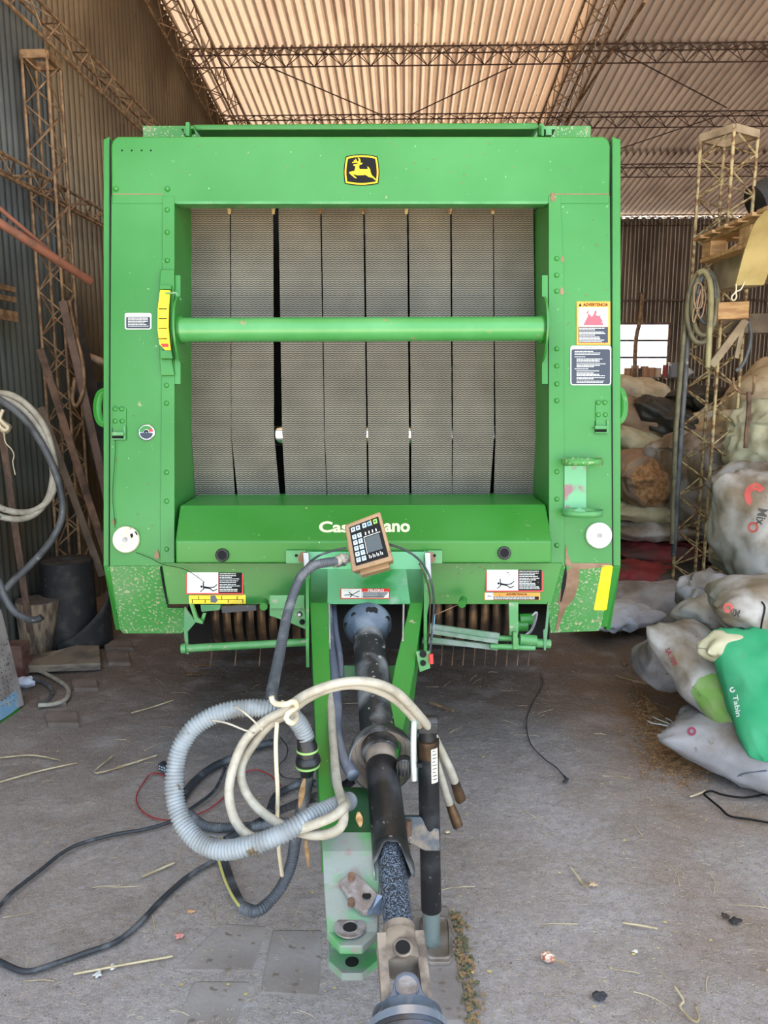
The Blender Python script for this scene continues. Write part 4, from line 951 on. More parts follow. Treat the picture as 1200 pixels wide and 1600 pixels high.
q = JC+Y2*.0505
m = MB(); m.rings([(q, .0235), (q+Y2*.003, .0235), (q+Y2*.003, .001)], 22, d=Y2); m.build('bearing_cap', MT['bushing_steel'], shaft, smooth=40)
m = MB(); m.tube([q+Y2*.003+(X2*cos(t)+PD2*sin(t))*.0235 for t in [2*pi*i/22 for i in range(22)]], .002, 6, closed=True); m.build('cap_ring', steelBlue, shaft, smooth=60)
m = MB(); n = 48; pr = [(-.030,.060),(-.024,.070),(-.004,.074),(.0,.080),(.03,.084),(.034,.088),(.06,.088),(.075,.085),(.075,.05)]
vs = []
for t, r_ in pr:
    for k in range(n):
        a = 2*pi*k/n; rr = r_*(1+(.05*abs(sin(a*4)) if t < -.001 else 0)); vs.append(FB+PD2*t+(X2*cos(a)+Y2*sin(a))*rr)
m.add(vs, [(i*n+k, i*n+(k+1) % n, (i+1)*n+(k+1) % n, (i+1)*n+k) for i in range(len(pr)-1) for k in range(n)]+[tuple(range(n)), tuple((len(pr)-1)*n+k for k in range(n))[::-1]])
m.build('quick_release_collar', steelBlue, shaft, 'blue-grey scalloped release collar', smooth=35)
m = MB(); m.rings([(FB+PD2*.002, .0822), (FB+PD2*.02, .0842)], 40, caps=False, d=PD2); m.build('collar_band', mat('band_steel', lin(170,185,205), .25, .7), shaft, smooth=50)  # steel band, the collar's blue-white highlight put into its colour

# ================================================================== JACK STAND
J0 = Vector((.147, 2.10, 0)); JT = WY(668, 1128, 2.09); JD = (JT-J0).normalized()
jack = thing('jack_stand', J0, 'black tubular parking jack standing on its foot beside the shaft', 'jack')
def JP(y):       # point on the jack axis at photo row y
    v = (800-y)/FPX; a = J0-CAM; t = (v*a.dot(FW)-a.dot(UP))/(JD.dot(UP)-v*JD.dot(FW)); return J0+JD*t
f0 = [G(655,1426,.02), G(705,1426,.02), G(709,1500,.02), G(664,1500,.02)]
m = MB(); 
def rq(P_, z, k=5):
    c = sum(P_, Vector())/4; out = []
    for i in range(4):
        a, b, d = P_[i-1], P_[i], P_[(i+1) % 4]
        for j in range(k): t = j/(k-1); e0 = b.lerp(a, .22); e1 = b.lerp(d, .22); out.append((1-t)**2*e0+2*t*(1-t)*b+t*t*e1)
    return [Vector((p.x, p.y, z)) for p in out]
m.prism(rq(f0, .0), Vector((0,0,.012))); foot = m.build('foot_plate', mat('foot_steel', lin(150,142,135), .5, .4, lin(125,112,102), 14, .45, .6, None, .1, 60), jack, 'grey pressed steel foot', bevel=.005)
f1 = [p.lerp(sum(f0, Vector())/4, .16) for p in f0]
m = MB(); P_ = rq(f1, .013); m.tube(P_, .006, 6, closed=True); m.build('pressed_rib', MT['foot_steel'], foot, smooth=60)
m = MB(); m.rings([(JP(1482), .034), (JP(1477), .028)], 20, d=JD); m.build('weld_collar', MT['foot_steel'], jack, smooth=40)
m = MB(); m.rings([(J0+JD*.012, .0265), (JP(1400), .0265)], 24, d=JD); m.build('inner_tube', mat('galvanised_tube', lin(135,150,148), .4, .5, lin(110,118,116), 12, .45, .6), jack, 'grey-green inner leg tube', smooth=40)
m = MB(); m.rings([(JP(1420), .031), (JP(1300), .031), (JP(1185), .031), (JP(1180), .0315)], 26, d=JD); m.build('outer_tube', black, jack, 'black outer tube', smooth=40)
m = MB(); m.rings([(JP(1181), .0325), (JP(1164), .0325), (JP(1160), .0335), (JP(1155), .033), (JP(1154), .026)], 26, d=JD); m.build('head_collar', steelBrown, jack, smooth=40)
m = MB(); m.rings([(JP(1156), .026), (JP(1138), .026)], 22, d=JD); T_ = JP(1136); m.box(T_+Vector((0,0,.004)), (.058, .05, .03)); m.cyl(T_+Vector((-.03,-.005,.02)), T_+Vector((.03,-.005,.02)), .017, n=16)
m.build('gear_head', black, jack, smooth=40, bevel=.003)
m = MB(); a = W(672,1160,2.2); 
lp_ = []
for k in range(9):
    an = radians(-95+50*k/8); 
    lp_.append(an)
vs = []
for k in range(9):
    an = radians(-78+42*k/8); dr = Vector((cos(an), sin(an), 0))
    for y in (1160, 1216): p = JP(y); vs.append(p+dr*.0325)
m.add(vs, [(2*k, 2*k+1, 2*k+3, 2*k+2) for k in range(8)]); st = m.build('label_sticker', cream, jack, 'pale printed sticker')
m = MB()
for j in range(9):
    y = 1166+j*5.4
    vs = []
    for k in range(6):
        an = radians(-72+(26 if j % 3 else 18)*k/5); dr = Vector((cos(an), sin(an), 0))
        for yy in (y, y+1.6): vs.append(JP(yy)+dr*.0332)
    m.add(vs, [(2*k, 2*k+1, 2*k+3, 2*k+2) for k in range(5)])
m.build('sticker_print', greyD, st)
m = MB(); c = 2.14; P_ = [JP(1137)+Vector((-.02,-.01,.012)), W(655,1128,2.19), W(648,1127,2.17), W(646.5,1140,2.16), W(646,1180,2.15), W(647,1220,2.14)]
m.tube(crv(P_, 8), .0085, 10); m.build('crank_rod', mat('pale_crank', lin(185,198,190), .45, .3, lin(165,160,148), 12, .5, .65), jack, 'pale bent crank rod', smooth=60)
m = MB(); p = W(632,1195,2.18); m.rings([(p+Vector((0,.02,0)), .01), (p+Vector((0,.015,0)), .024), (p-Vector((0,.02,0)), .026), (p-Vector((0,.026,0)), .01)], 14, d=Vector((0,-1,0))); 
for i in range(5): m.box(p+Vector((-.02+.01*i, -.027, .0)), (.003, .004, .045))
m.bar(p, JP(1195), .012, .012)
m.build('crank_grip', black, jack, 'black ribbed grip', smooth=40)
m = MB(); y0 = 1273; m.pp([(632,1277),(658,1277),(666,1290),(686,1296),(688,1330),(664,1330),(640,1318),(633,1318)], JP(1300).dot(FW)-CAM.dot(FW)-.034, .02)
mb_ = m.build('mount_bracket', mat('bracket_bluegrey', lin(88,96,106), .45, .4, lin(140,132,122), 16, .5, .62), jack, 'blue-grey mounting bracket', bevel=.003)
cj = JP(1300).dot(FW)-CAM.dot(FW)-.05
m = MB(); m.cyl(W(638,1282,cj), W(638,1306,cj), .0095, n=12); m.build('lock_pin', rustM, mb_, smooth=50)
m = MB(); m.tube([W(636+5*cos(t), 1311+5*sin(t), cj-.005) for t in [2*pi*i/14 for i in range(14)]], .0028, 6, closed=True); m.build('pin_ring', steel, mb_, smooth=50)
m = MB(); m.cyl(W(638,1318,cj+.02), W(637,1345,cj+.02), .007, n=8); m.build('pin_tail', rustM, mb_, smooth=50)

# ================================================================== MONITOR BOX on the tongue cover
mc = 2.68
F4 = [(540,821),(592,801),(611,872),(551,889)]
def MQ(a, b, k=0.0):    # a,b in 0..1 over the face (b down), k toward camera in metres
    c_ = mc+.03*b*0; P_ = [W(x, y, mc+ (.045 if i < 2 else 0)) for i, (x, y) in enumerate(F4)]
    t = P_[0].lerp(P_[1], a); b_ = P_[3].lerp(P_[2], a); n_ = (P_[1]-P_[0]).cross(P_[3]-P_[0]).normalized()
    if n_.dot(FW) > 0: n_ = -n_
    return t.lerp(b_, b)+n_*k
ctr = TP(575,890)
mon = thing('baler_monitor', ctr, 'tan baler control box with keypad resting on the green tongue cover', 'control box')
n_ = (MQ(0,0,1)-MQ(0,0,0)).normalized()
m = MB()
def slab(m, a0, b0, a1, b1, k0, k1, ins=0.0):
    o_ = [(a0,b0),(a1,b0),(a1,b1),(a0,b1)]; i_ = [(a0+ins,b0+ins),(a1-ins,b0+ins),(a1-ins,b1-ins),(a0+ins,b1-ins)]
    m.add([MQ(a,b,k0) for a, b in o_]+[MQ(a,b,k1) for a, b in i_], [(0,1,2,3),(4,5,6,7),(0,1,5,4),(1,2,6,5),(2,3,7,6),(3,0,4,7)])
slab(m, -.04, -.03, 1.04, 1.05, -.03, -.004, 0); m.build('housing_front', boxTan, mon, bevel=.006)
m = MB(); slab(m, -.02, 0, 1.02, 1.02, -.085, -.03, 0); m.build('housing_back', boxTan, mon, bevel=.006)
m = MB(); slab(m, .12, .2, .9, 1.12, -.1, -.045, 0); m.build('mount_block', boxTan, mon, bevel=.004)
m = MB(); slab(m, .09, .07, .95, .95, -.004, -.001, 0); kp = m.build('control_panel', blackD, mon, 'black keypad panel', bevel=.001)
m = MB(); slab(m, .46, .42, .86, .76, -.001, .0006); m.build('screen', screenM, kp)
for i in range(2):
    for j in range(5):
        a0 = .13+i*.145; b0 = .27+j*.13; m = MB(); slab(m, a0, b0, a0+.115, b0+.1, -.001, .0012, .004); k_ = m.build('key', keyM, kp)
        m = MB(); slab(m, a0+.03, b0+.03, a0+.085, b0+.045, .001, .0016); slab(m, a0+.05, b0+.05, a0+.065, b0+.075, .001, .0016); m.build('key_mark', navy, k_)
for i, (a0, mt_) in enumerate(((.13,keyM),(.275,keyM),(.46,keyM),(.6,MT['blue_paint_patch']),(.78,mat('green_key', lin(120,190,70), .5)))):
    m = MB(); slab(m, a0, .1, a0+.115, .2, -.001, .0012, .004); k_ = m.build('key', mt_, kp); m = MB(); slab(m, a0+.035, .13, a0+.08, .17, .001, .0016); m.build('key_mark', navy, k_)
m = MB()
for i in range(4): slab(m, .49+i*.1, .30, .52+i*.1, .36, -.001, .0008); slab(m, .47+i*.1, .80, .485+i*.1, .88, -.001, .0008); slab(m, .51+i*.1, .83, .53+i*.1, .88, -.001, .0008)
slab(m, .435, .39, .90, .40, -.001, .0008); slab(m, .435, .39, .445, .77, -.001, .0008); m.build('screen_icons', whiteD, kp)
m = MB(); slab(m, .72, .08, .73, .21, -.001, .0008); m.build('yellow_line', yellow, kp)

# ================================================================== HOSES AND HARNESSES
def px(*p): return [W(*q) for q in p]
def hose(name, P, r_, mt, label, cat, corr_p=0, n=10, group=None, amp=.12, parent=None, step=.012):
    P = crv(P, 8)
    if corr_p: P = resample(P, corr_p/4); f = lambda i: r_*(1+amp*sin(2*pi*i/4+.4))
    else: P = resample(P, step); f = r_
    m = MB(); m.tube(P, f, n); o = m.build(name, mt, parent, smooth=179)
    if parent is None: tag(o, label, cat, group)
    elif label: o['label'] = label
    return o
def hseries(pts, c0_, c1_):
    return [W(x, y, c0_+(c1_-c0_)*i/(len(pts)-1)) for i, (x, y) in enumerate(pts)]
# cream hydraulic pair
A = [(714,1232,2.33),(705,1206,2.30),(690,1175,2.28),(672,1140,2.22),(650,1112,2.14),(620,1082,2.08),(585,1067,2.04),(545,1065,2.02),(505,1074,2.02),(470,1090,2.04),(445,1110,2.06),(412,1128,2.07),(382,1158,2.07),(364,1200,2.05),(358,1245,2.02),(372,1290,1.98),(405,1312,1.95),(445,1303,1.93),(485,1290,1.9),(520,1276,1.9),(537,1262,1.93),(540,1255,2.0)]
B_ = [(708,1270,2.34),(698,1243,2.33),(686,1205,2.30),(668,1155,2.26),(645,1120,2.17),(615,1091,2.11),(580,1075,2.07),(545,1070,2.05),(508,1078,2.05),(476,1094,2.07),(450,1115,2.09),(424,1130,2.1),(398,1160,2.1),(378,1195,2.09),(380,1228,2.06),(402,1262,2.03),(440,1289,1.99),(480,1303,1.93),(512,1303,1.9),(534,1290,1.9),(536,1262,1.95),(527,1225,2.08),(522,1180,2.2),(518,1120,2.35),(515,1040,2.6)]
for k, (pts, lb) in enumerate(((A, 'upper of the two cream hydraulic hoses arching over the shaft'), (B_, 'lower of the two cream hydraulic hoses arching over the shaft'))):
    o = hose('hydraulic_hose', px(*pts), .0125, creamHose, lb, 'hose', n=12, group='cream hydraulic hoses')
    x, y, c_ = pts[0]; x2, y2, c2 = pts[1]; e = W(x, y, c_); d_ = (e-W(x2, y2, c2)).normalized()
    m = MB(); m.rings([(e-d_*.03, .0135), (e, .0155), (e+d_*.02, .0165), (e+d_*.045, .0165), (e+d_*.046, .010)], 14, d=d_); m.build('hose_coupling', MT['worn_brown_steel'], o, 'brown metal hose coupling', smooth=40)
    m = MB(); m.rings([(e+d_*.044, .0165), (e+d_*.05, .016), (e+d_*.05, .008)], 14, d=d_); m.build('coupling_ring', chrome, o, smooth=40)
# big grey corrugated conduit loop
C1 = [(545,1252,2.12),(520,1262,2.0),(480,1280,1.93),(440,1303,1.9),(395,1320,1.9),(345,1328,1.92),(305,1310,1.95),(281,1275,1.98),(272,1230,2.01),(278,1180,2.04),(300,1140,2.06),(338,1116,2.08),(380,1107,2.09),(420,1108,2.1),(452,1116,2.12),(470,1135,2.14),(478,1155,2.15)]
big = hose('corrugated_conduit', px(*C1), .0235, greyHose, 'thick pale grey corrugated conduit looped in a large ring left of the tongue', 'conduit', corr_p=.0092, n=16, amp=.10)
# connector and continuation
m = MB(); P_ = px((476,1150,2.15),(480,1165,2.15),(481,1180,2.15),(481,1196,2.16),(479,1212,2.17)); d0 = (P_[-1]-P_[0]).normalized()
m.rings([(P_[0], .024), (P_[1], .028), (P_[1]+d0*.01, .03), (P_[2], .028), (P_[2]+d0*.004, .033), (P_[2]+d0*.018, .036), (P_[3]-d0*.006, .034), (P_[3], .026), (P_[4], .017)], 20, d=d0); con = m.build('harness_connector', black, None, smooth=40)
tag(con, 'round black plug connector with two green rings hanging beside the tongue', 'connector')
for t, r_ in ((P_[1]+d0*.008, .031), (P_[3]-d0*.004, .034)):
    m = MB(); m.rings([(t, r_), (t+d0*.006, r_)], 20, d=d0); m.build('green_ring', mat('pale_green_ring%d' % int(r_*1000), lin(150,190,110), .5), con, smooth=40)
C2 = [(480,1205,2.18),(478,1235,2.22),(470,1270,2.27),(462,1310,2.32),(455,1350,2.33),(440,1385,2.32),(420,1410,2.30),(400,1424,2.27),(380,1418,2.30)]
hose('corrugated_conduit', px(*C2), .0165, darkHose, 'thinner dark corrugated conduit curling down to the floor left of the hitch', 'conduit', corr_p=.008, n=12)
# split harness with bare wires
for k in range(5):
    dx = (k-2)*3.2
    pts = [G(398+dx*.3,1426-abs(dx)*.4,.022), G(380+dx*.8,1416,.025), G(362+dx,1385,.022), G(350+dx,1350,.022), G(345+dx*.8,1330,.03), G(352+dx*.5,1310,.03)]
    o = hose('harness_wire', pts, .0052, cable if k else yellow, '', 'wire')
    if k == 0: o.data.materials[0] = MT['dry_leaf'] if False else mat('yellowgreen_wire', lin(190,185,110), .6)
    tag(o, ['yellow-green wire along the outer edge of the split harness','black wire second in the split harness on the floor','black wire in the middle of the split harness on the floor','black wire fourth in the split harness on the floor','innermost black wire of the split harness on the floor'][k], 'wire', 'bare wires of the split harness')
hose('cable_harness', [G(352,1312,.03), G(375,1300,.03), G(430,1270,.04), W(480,1250,2.35), W(530,1232,2.3), W(552,1218,2.3)], .014, cable, 'black taped cable running behind the hose loops to the tongue', 'cable')
hose('cable_harness', [G(296,1272,.02), G(320,1290,.02), G(360,1293,.02), G(400,1290,.02), G(440,1285,.02), G(480,1283,.02), G(505,1262,.04)], .017, darkHose, 'dark ribbed cable lying flat inside the grey conduit ring', 'cable', corr_p=.009, n=10)
hose('cable_harness', [G(283,1250,.02), G(300,1225,.02), G(330,1200,.02), G(365,1184,.02), G(405,1165,.03), G(430,1160,.03)], .017, cable, 'black taped cable crossing the upper part of the conduit ring', 'cable')
hose('cable_harness', [G(420,1270,.02), G(430,1245,.02), G(450,1232,.02), G(475,1222,.03), G(500,1226,.04)], .015, cable, 'short black cable on the floor close to the tongue', 'cable')
# long cables over the floor
hose('floor_cable', [G(-30,1450,.01), G(0,1415,.01), G(18,1395,.01), G(60,1362,.01), G(110,1325,.01), G(170,1306,.01), G(225,1296,.012), G(265,1284,.015), G(300,1262,.02), G(335,1235,.02), G(352,1200,.02)], .007, cable, 'black cable running from the conduit ring to the left edge, upper of two', 'cable')
hose('floor_cable', [G(-30,1490,.01), G(0,1503,.01), G(40,1518,.01), G(85,1506,.01), G(130,1490,.01), G(180,1472,.01), G(215,1445,.01), G(250,1408,.01), G(290,1372,.01), G(325,1350,.012), G(350,1340,.02)], .0085, cable, 'black cable running from the conduit ring to the left edge, lower of two', 'cable')
hose('electric_wire', [G(268,1282,.012), G(240,1278,.008), G(220,1265,.008), G(213,1245,.008), G(225,1222,.008), G(238,1208,.01), G(262,1214,.02)], .003, redW, 'thin red and black wire looping left of the conduit ring', 'wire')
hose('electric_wire', [G(300,1276,.01), G(330,1262,.01), G(355,1240,.01), G(365,1218,.01), G(395,1203,.01), G(420,1210,.01), G(440,1228,.01)], .003, redW, 'thin red wire crossing the ground inside the hose loops', 'wire')
hose('electric_wire', [G(438,1152,.01), G(449,1168,.01), G(446,1185,.01), G(436,1196,.01), G(440,1212,.01), G(460,1217,.02), G(478,1215,.08)], .0028, cable, 'thin black wire squiggle between the cream hoses and the connector', 'wire')
m = MB(); p = G(258,1200,.03); ax = (Vector((.5,.86,.0)).normalized(), Vector((-.8,.5,.2)).normalized()); ex = ax[0]; ey = ex.cross(Vector((0,0,1))).normalized(); ez = Vector((0,0,1))
m.box(p+Vector((0,0,.005)), (.05, .035, .035), (ey, ex, ez)); cn = tag(m.build('plug_connector', cable, bevel=.003), 'small black rectangular plug at the end of the red wire', 'connector')
m = MB()
for i in range(3):
    for j in range(2): m.box(p+ey*(-.014+.014*i)-ex*.018+ez*(.0+.012*j), (.007, .002, .006), (ey, ex, ez))
m.build('plug_socket', keyM, cn); m = MB(); m.tube(crv([p+ex*.017, p+ex*.05+Vector((0,0,-.02)), G(268,1215,.012)], 5), .004, 6); m.build('plug_lead', cable, cn, smooth=60)
# monitor lead down to the loops, with thin cable arcs
hose('monitor_cable', px((533,877,2.70),(510,879,2.68),(488,885,2.66),(470,902,2.64),(458,930,2.6),(449,960,2.55),(441,1000,2.45),(433,1040,2.35),(427,1070,2.25),(424,1092,2.18),(432,1106,2.14)), .0165, darkHose, 'dark ribbed lead from the tan control box down to the hose loops', 'cable', corr_p=.008, n=12, amp=.05)
m = MB(); a = W(528,877,2.70); d_ = (W(540,873,2.70)-W(520,880,2.69)).normalized(); m.rings([(a-d_*.02, .018), (a, .021), (a+d_*.012, .021), (a+d_*.013, .024), (a+d_*.022, .024), (a+d_*.023, .018), (a+d_*.04, .018)], 18, d=d_)
tag(m.build('cable_gland', mat('gland_grey', lin(150,145,132), .5, 0, lin(70,70,72), 30, .45, .55), smooth=40), 'ribbed grey gland where the lead enters the tan control box', 'connector')
hose('thin_cable', px((541,856,2.72),(515,862,2.72),(492,872,2.7),(473,892,2.68),(463,920,2.66),(452,955,2.58)), .004, cable, 'thin black cable arching left from behind the tan control box', 'cable')
hose('thin_cable', px((606,850,2.74),(630,858,2.74),(652,872,2.76),(667,892,2.78),(675,915,2.78),(678,945,2.74),(675,985,2.66),(672,1018,2.56)), .0042, cable, 'thin black cable arching right from behind the tan control box', 'cable')
hose('thin_cable', px((655,880,2.80),(666,905,2.79),(672,935,2.76),(671,975,2.7),(668,1005,2.6)), .0032, MT['worn_brown_steel'], 'thin brown cable hanging beside the right rail of the tongue', 'cable')
hose('blue_cord', px((679,960,2.75),(678,975,2.72),(676,990,2.68),(673,1010,2.6)), .0022, mat('cord_lightblue', lin(120,180,200), .7), 'short light blue cord beside the right rail of the tongue', 'cord')
# dark hoses inside the tongue
hose('tongue_hose', px((511,945,2.86),(514,1000,2.72),(521,1050,2.55),(525,1100,2.42),(526,1145,2.32),(535,1180,2.24),(552,1212,2.16)), .0185, mat('bluegrey_hose', lin(80,88,104), .5, 0, lin(115,120,132), 10, .5, .65), 'blue-grey taped hose running inside the tongue beside the shaft', 'hose')
hose('tongue_hose', px((505,945,2.88),(505,1000,2.74),(512,1060,2.55),(516,1120,2.4),(520,1180,2.25),(524,1225,2.14),(540,1245,2.08)), .010, MT['bluegrey_hose'], 'thin blue-grey hose against the inside of the left tongue rail', 'hose')
hose('tongue_hose', px((521,945,2.9),(524,985,2.78),(530,1020,2.7),(533,1060,2.62)), .012, MT['bluegrey_hose'], 'short blue-grey hose next to the guard cone', 'hose')
# rope knot and hanging rope, leaves
hose('rope', px((433,1128,2.03),(431,1160,2.03),(432,1200,2.04),(434,1240,2.05),(433,1290,2.08),(436,1330,2.12),(441,1368,2.18)), .0058, ropeM, 'pale rope hanging straight down from the knot over the hose loops', 'rope')
kn = [(424,1088,2.02),(428,1098,2.02),(445,1101,1.99),(459,1096,2.0),(463,1106,2.02),(452,1112,2.0),(447,1122,2.0),(455,1130,2.0),(463,1122,2.04),(458,1108,2.08),(440,1098,2.06)]
hose('rope_knot', px(*kn), .0075, ropeM, 'cream rope knotted round the grey conduit and cream hoses', 'rope')
for pts, lb in (([(366,1103,2.04),(380,1112,2.0),(395,1125,2.0),(410,1140,2.0)], 'left'), ([(330,1125,2.03),(355,1130,2.0),(380,1140,2.0),(398,1146,2.0)], 'lower')):
    hose('twine_tie', px(*pts), .0026, MT['cream_hose'], 'pale twine tied from the conduit ring to the cream hoses, '+lb+' strand', 'twine')
def leaf(p, d, L, w_, lb, up=Vector((0,0,1))):
    d = d.normalized(); s_ = d.cross(up).normalized(); m = MB(); vs = []; n = 10
    for i in range(n):
        t = i/(n-1); ww = w_*sin(pi*min(1, t*.9+.08))**.8
        for k in (-1, 0, 1): vs.append(p+d*L*t+s_*k*ww+up*(.006*sin(t*6)+abs(k)*.003))
    m.add(vs, [(3*i+k, 3*i+k+1, 3*i+4+k, 3*i+3+k) for i in range(n-1) for k in (0, 1)])
    o = tag(m.build('dry_leaf', leafM, smooth=60), lb, 'leaf'); s2 = o.modifiers.new('s','SOLIDIFY'); s2.thickness = .0012; return o
leaf(W(476,1216,2.12), W(468,1260,2.12)-W(476,1216,2.12), .085, .008, 'long brown leaf hanging below the round plug connector', -FW)
leaf(W(478,1308,2.2), W(482,1355,2.2)-W(478,1308,2.2), .09, .006, 'narrow brown leaf hanging left of the hitch', -FW)
leaf(W(560,1268,1.98), W(563,1290,1.98)-W(560,1268,1.98), .04, .009, 'curled brown leaf lying inside the tongue', -FW)
# ================================================================== LEFT SIDE
def leanbar(name, a, b, wd, ht, mt, lb, cat, angle=True):
    m = MB(); m.bar(a, b, wd, ht*.18, (0,-1,.2))
    if angle:
        Y = (b-a).normalized(); X = Y.cross(Vector((0,-1,.2))).normalized(); Z = X.cross(Y)
        m.bar(a+X*wd/2-Z*ht/2, b+X*wd/2-Z*ht/2, wd*.18, ht, (0,-1,.2))
    return tag(m.build(name, mt, bevel=.002), lb, cat)
def foot(x, y, c):      # floor point under/along a sight line
    return G(x, y, .0)
a = W(62,545,4.9); b = W(178,905,5.0); b2 = a.lerp(b, 1.15)
leanbar('angle_iron', W(63,545,4.75), W(188,935,5.05), .045, .045, rustM, 'long rusty angle iron leaning by the column, nearest the camera', 'angle iron')
leanbar('angle_iron', W(64,636,4.95), W(160,900,5.15), .045, .045, mat('brown_flat_bar', lin(112,96,82), .75, .1, lin(90,76,64), 10, .4, .6), 'grey-brown angle iron leaning below the hanging hose coil', 'angle iron')
leanbar('angle_iron', W(98,470,5.0), W(186,860,5.35), .05, .05, mat('brown_pinkish_bar', lin(122,98,86), .75, .1, lin(95,78,68), 10, .4, .6), 'reddish brown angle iron leaning close to the green machine', 'angle iron')
leanbar('wooden_plank', W(107,465,5.5), W(147,640,5.6), .12, .03, mat('dark_plank', lin(72,62,54), .85, 0, lin(52,46,42), 8, .4, .6), 'dark narrow plank standing behind the leaning irons', 'plank', False)
leanbar('sheet_panel', W(140,600,5.75), W(186,790,5.8), .22, .02, mat('dark_panel', lin(44,44,44), .7, 0, lin(60,58,55), 8, .4, .6), 'dark flat panel leaning behind the green machine', 'panel', False)
leanbar('wooden_post', W(0,655,4.25), G(52,1022,.0), .042, .042, mat('brown_post', lin(120,96,82), .8, 0, lin(92,76,66), 9, .4, .6, stretch=(4,4,1)), 'square brown wooden post leaning at the left edge', 'post', False)
hose('bent_pipe', px((108,470,5.1),(115,510,5.1),(128,560,5.1),(131,600,5.1),(124,628,5.1),(117,634,5.1),(113,622,5.1),(117,590,5.1)), .012, rustLight, 'hook-shaped bent pipe hanging on the column', 'pipe')
# orange tubes held on the column
m = MB(); a = W(-60,310,3.95); b = W(143,441,4.55); d_ = (b-a).normalized(); m.rings([(a,.024),(b-d_*.012,.024),(b,.018)], 16, d=d_); tag(m.build('steel_pipe', orangeP, smooth=40), 'thick orange-primed pipe slung across the column', 'pipe')
m = MB(); m.cyl(W(-40,292,3.98), W(100,412,4.5), .012, n=10); tag(m.build('steel_pipe', orangeP, smooth=40), 'thin orange-primed pipe lying just above the thick one', 'pipe')
m = MB(); m.cyl(W(137,557,5.6), W(175,572,5.6), .03, n=12); tag(m.build('tin_tube', mat('pale_tin', lin(190,165,140), .5, .4, lin(140,110,85), 12, .4, .6), smooth=40), 'short pale tube poking out behind the left edge of the machine', 'pipe')
# hose coil hanging on the left
cl = 4.05
K1 = [(-40,640),(-12,616),(20,618),(50,640),(72,672),(84,715),(87,750),(78,778),(55,797),(25,800),(-8,788),(-40,750),(-55,700)]
K2 = [(-45,650),(-12,624),(16,627),(44,648),(68,682),(80,722),(82,752),(72,784),(50,806),(20,811),(-12,800),(-45,760),(-60,700)]
K3 = [(-30,632),(0,634),(28,640),(35,650),(20,652),(-5,646),(-35,655)]
for pts, lb, r_, mt_ in ((K1, 'inner cream hose loop hanging at the left edge', .0165, creamHose), (K2, 'outer cream hose loop hanging at the left edge', .0165, MT['cream_hose'])):
    hose('hose_coil', [W(x, y, cl+.02*(k % 2)) for k, (x, y) in enumerate(pts)], r_, mt_, lb, 'hose', n=12)
hose('hose_coil', [W(x, y, cl-.03) for x, y in ((-25,612),(5,628),(38,655),(66,695),(88,742),(97,780),(96,812),(80,845),(50,880),(20,908),(4,928),(-20,950))], .0185, mat('grey_black_hose', lin(92,95,98), .5, 0, lin(60,62,66), 9, .45, .62, [(lin(160,158,150), 20, .64, .72)]), 'grey-black hose curving down to the left below the cream coil', 'hose', n=12)
hose('hose_coil', [W(x, y, cl-.05) for x, y in ((-25,880),(-4,905),(6,930),(22,955),(42,967),(58,968),(65,964))], .0185, MT['grey_black_hose'], 'grey-black hose end curling up beside the wood stump', 'hose', n=12)
m = MB(); m.cyl(W(-10,655,cl), W(12,672,cl), .03, n=10); m.tube(crv(px((5,640,cl-.05),(0,655,cl-.05),(12,668,cl-.05),(6,672,cl-.05),(-6,660,cl-.05)), 5), .01, 7); tag(m.build('tied_rag', MT['rope'], smooth=60), 'dusty rag tied round the hose coil at the left edge', 'rag')
hose('hanging_string', px((6,668,cl-.05),(8,690,cl-.05),(18,702,cl-.05),(22,712,cl-.05),(20,722,cl-.05),(24,742,cl-.05)), .0028, MT['rope'], 'thin pale string dangling from the rag', 'string')
# rubber roller, stump, sheet
dr = G(112,1003); R_ = .165; hh = .56
rd = thing('rubber_roller', dr, 'tall black rubber drum with a hole in its top beside the machine', 'drum')
m = MB(); z = Vector((0,0,1)); m.rings([(dr, R_*1.05), (dr+z*hh*.98, R_), (dr+z*hh, R_*.97), (dr+z*hh, R_*.4)], 40, caps=False); m.build('drum_body', rubber, rd, smooth=40)
m = MB(); m.rings([(dr+z*(hh-.002), R_*.96), (dr+z*(hh+.003), R_*.92), (dr+z*(hh+.003), R_*.36), (dr+z*(hh-.05), R_*.33)], 40, caps=False); m.build('drum_top', mat('lighter_drum_top', lin(84,78,74), .8, 0, lin(60,56,54), 12, .4, .6), rd, smooth=40)  # top face given a lighter tone than the drum body
m = MB(); m.cyl(dr+z*(hh-.2), dr+z*(hh-.03), R_*.36, n=24); m.build('drum_core', voidM, rd)
m = MB(); c0_ = dr+Vector((.05,-.02,0))
def shf(a, b):
    an = radians(-110+150*a); rr = R_*(1.25+.12*a); h_ = (.05+.42*a**1.3)
    return c0_+Vector((cos(an)*rr, sin(an)*rr*.95, h_*b))
m.grid(shf, 26, 6); o = m.build('rubber_sheet', rubber, None, smooth=60); s_ = o.modifiers.new('s','SOLIDIFY'); s_.thickness = .008; tag(o, 'curved black rubber sheet wrapped round the foot of the drum', 'sheet')
ds = G(58,1018); m = MB()
def stf(a, b):
    an = 2*pi*a; rr = (.085+.045*b)*(1+.06*noise.noise(Vector((cos(an)*1.6, sin(an)*1.6, b*1.2)))+.015*sin(an*9))
    return ds+Vector((cos(an)*rr*1.05+.03*b+.0, sin(an)*rr*.9, .34*b))
m.grid(stf, 40, 12, cu=True); st_ = thing('wood_stump', ds, 'cut grey wood stump standing in front of the black drum', 'stump')
m.build('stump_bark', woodStump, st_, smooth=60)
m = MB(); top = [stf(i/40, 1) for i in range(40)]; m.prism(top, Vector((0,0,.006))); m.build('stump_top', mat('stump_top_wood', lin(120,110,102), .85, 0, lin(92,84,78), 9, .4, .6), st_)
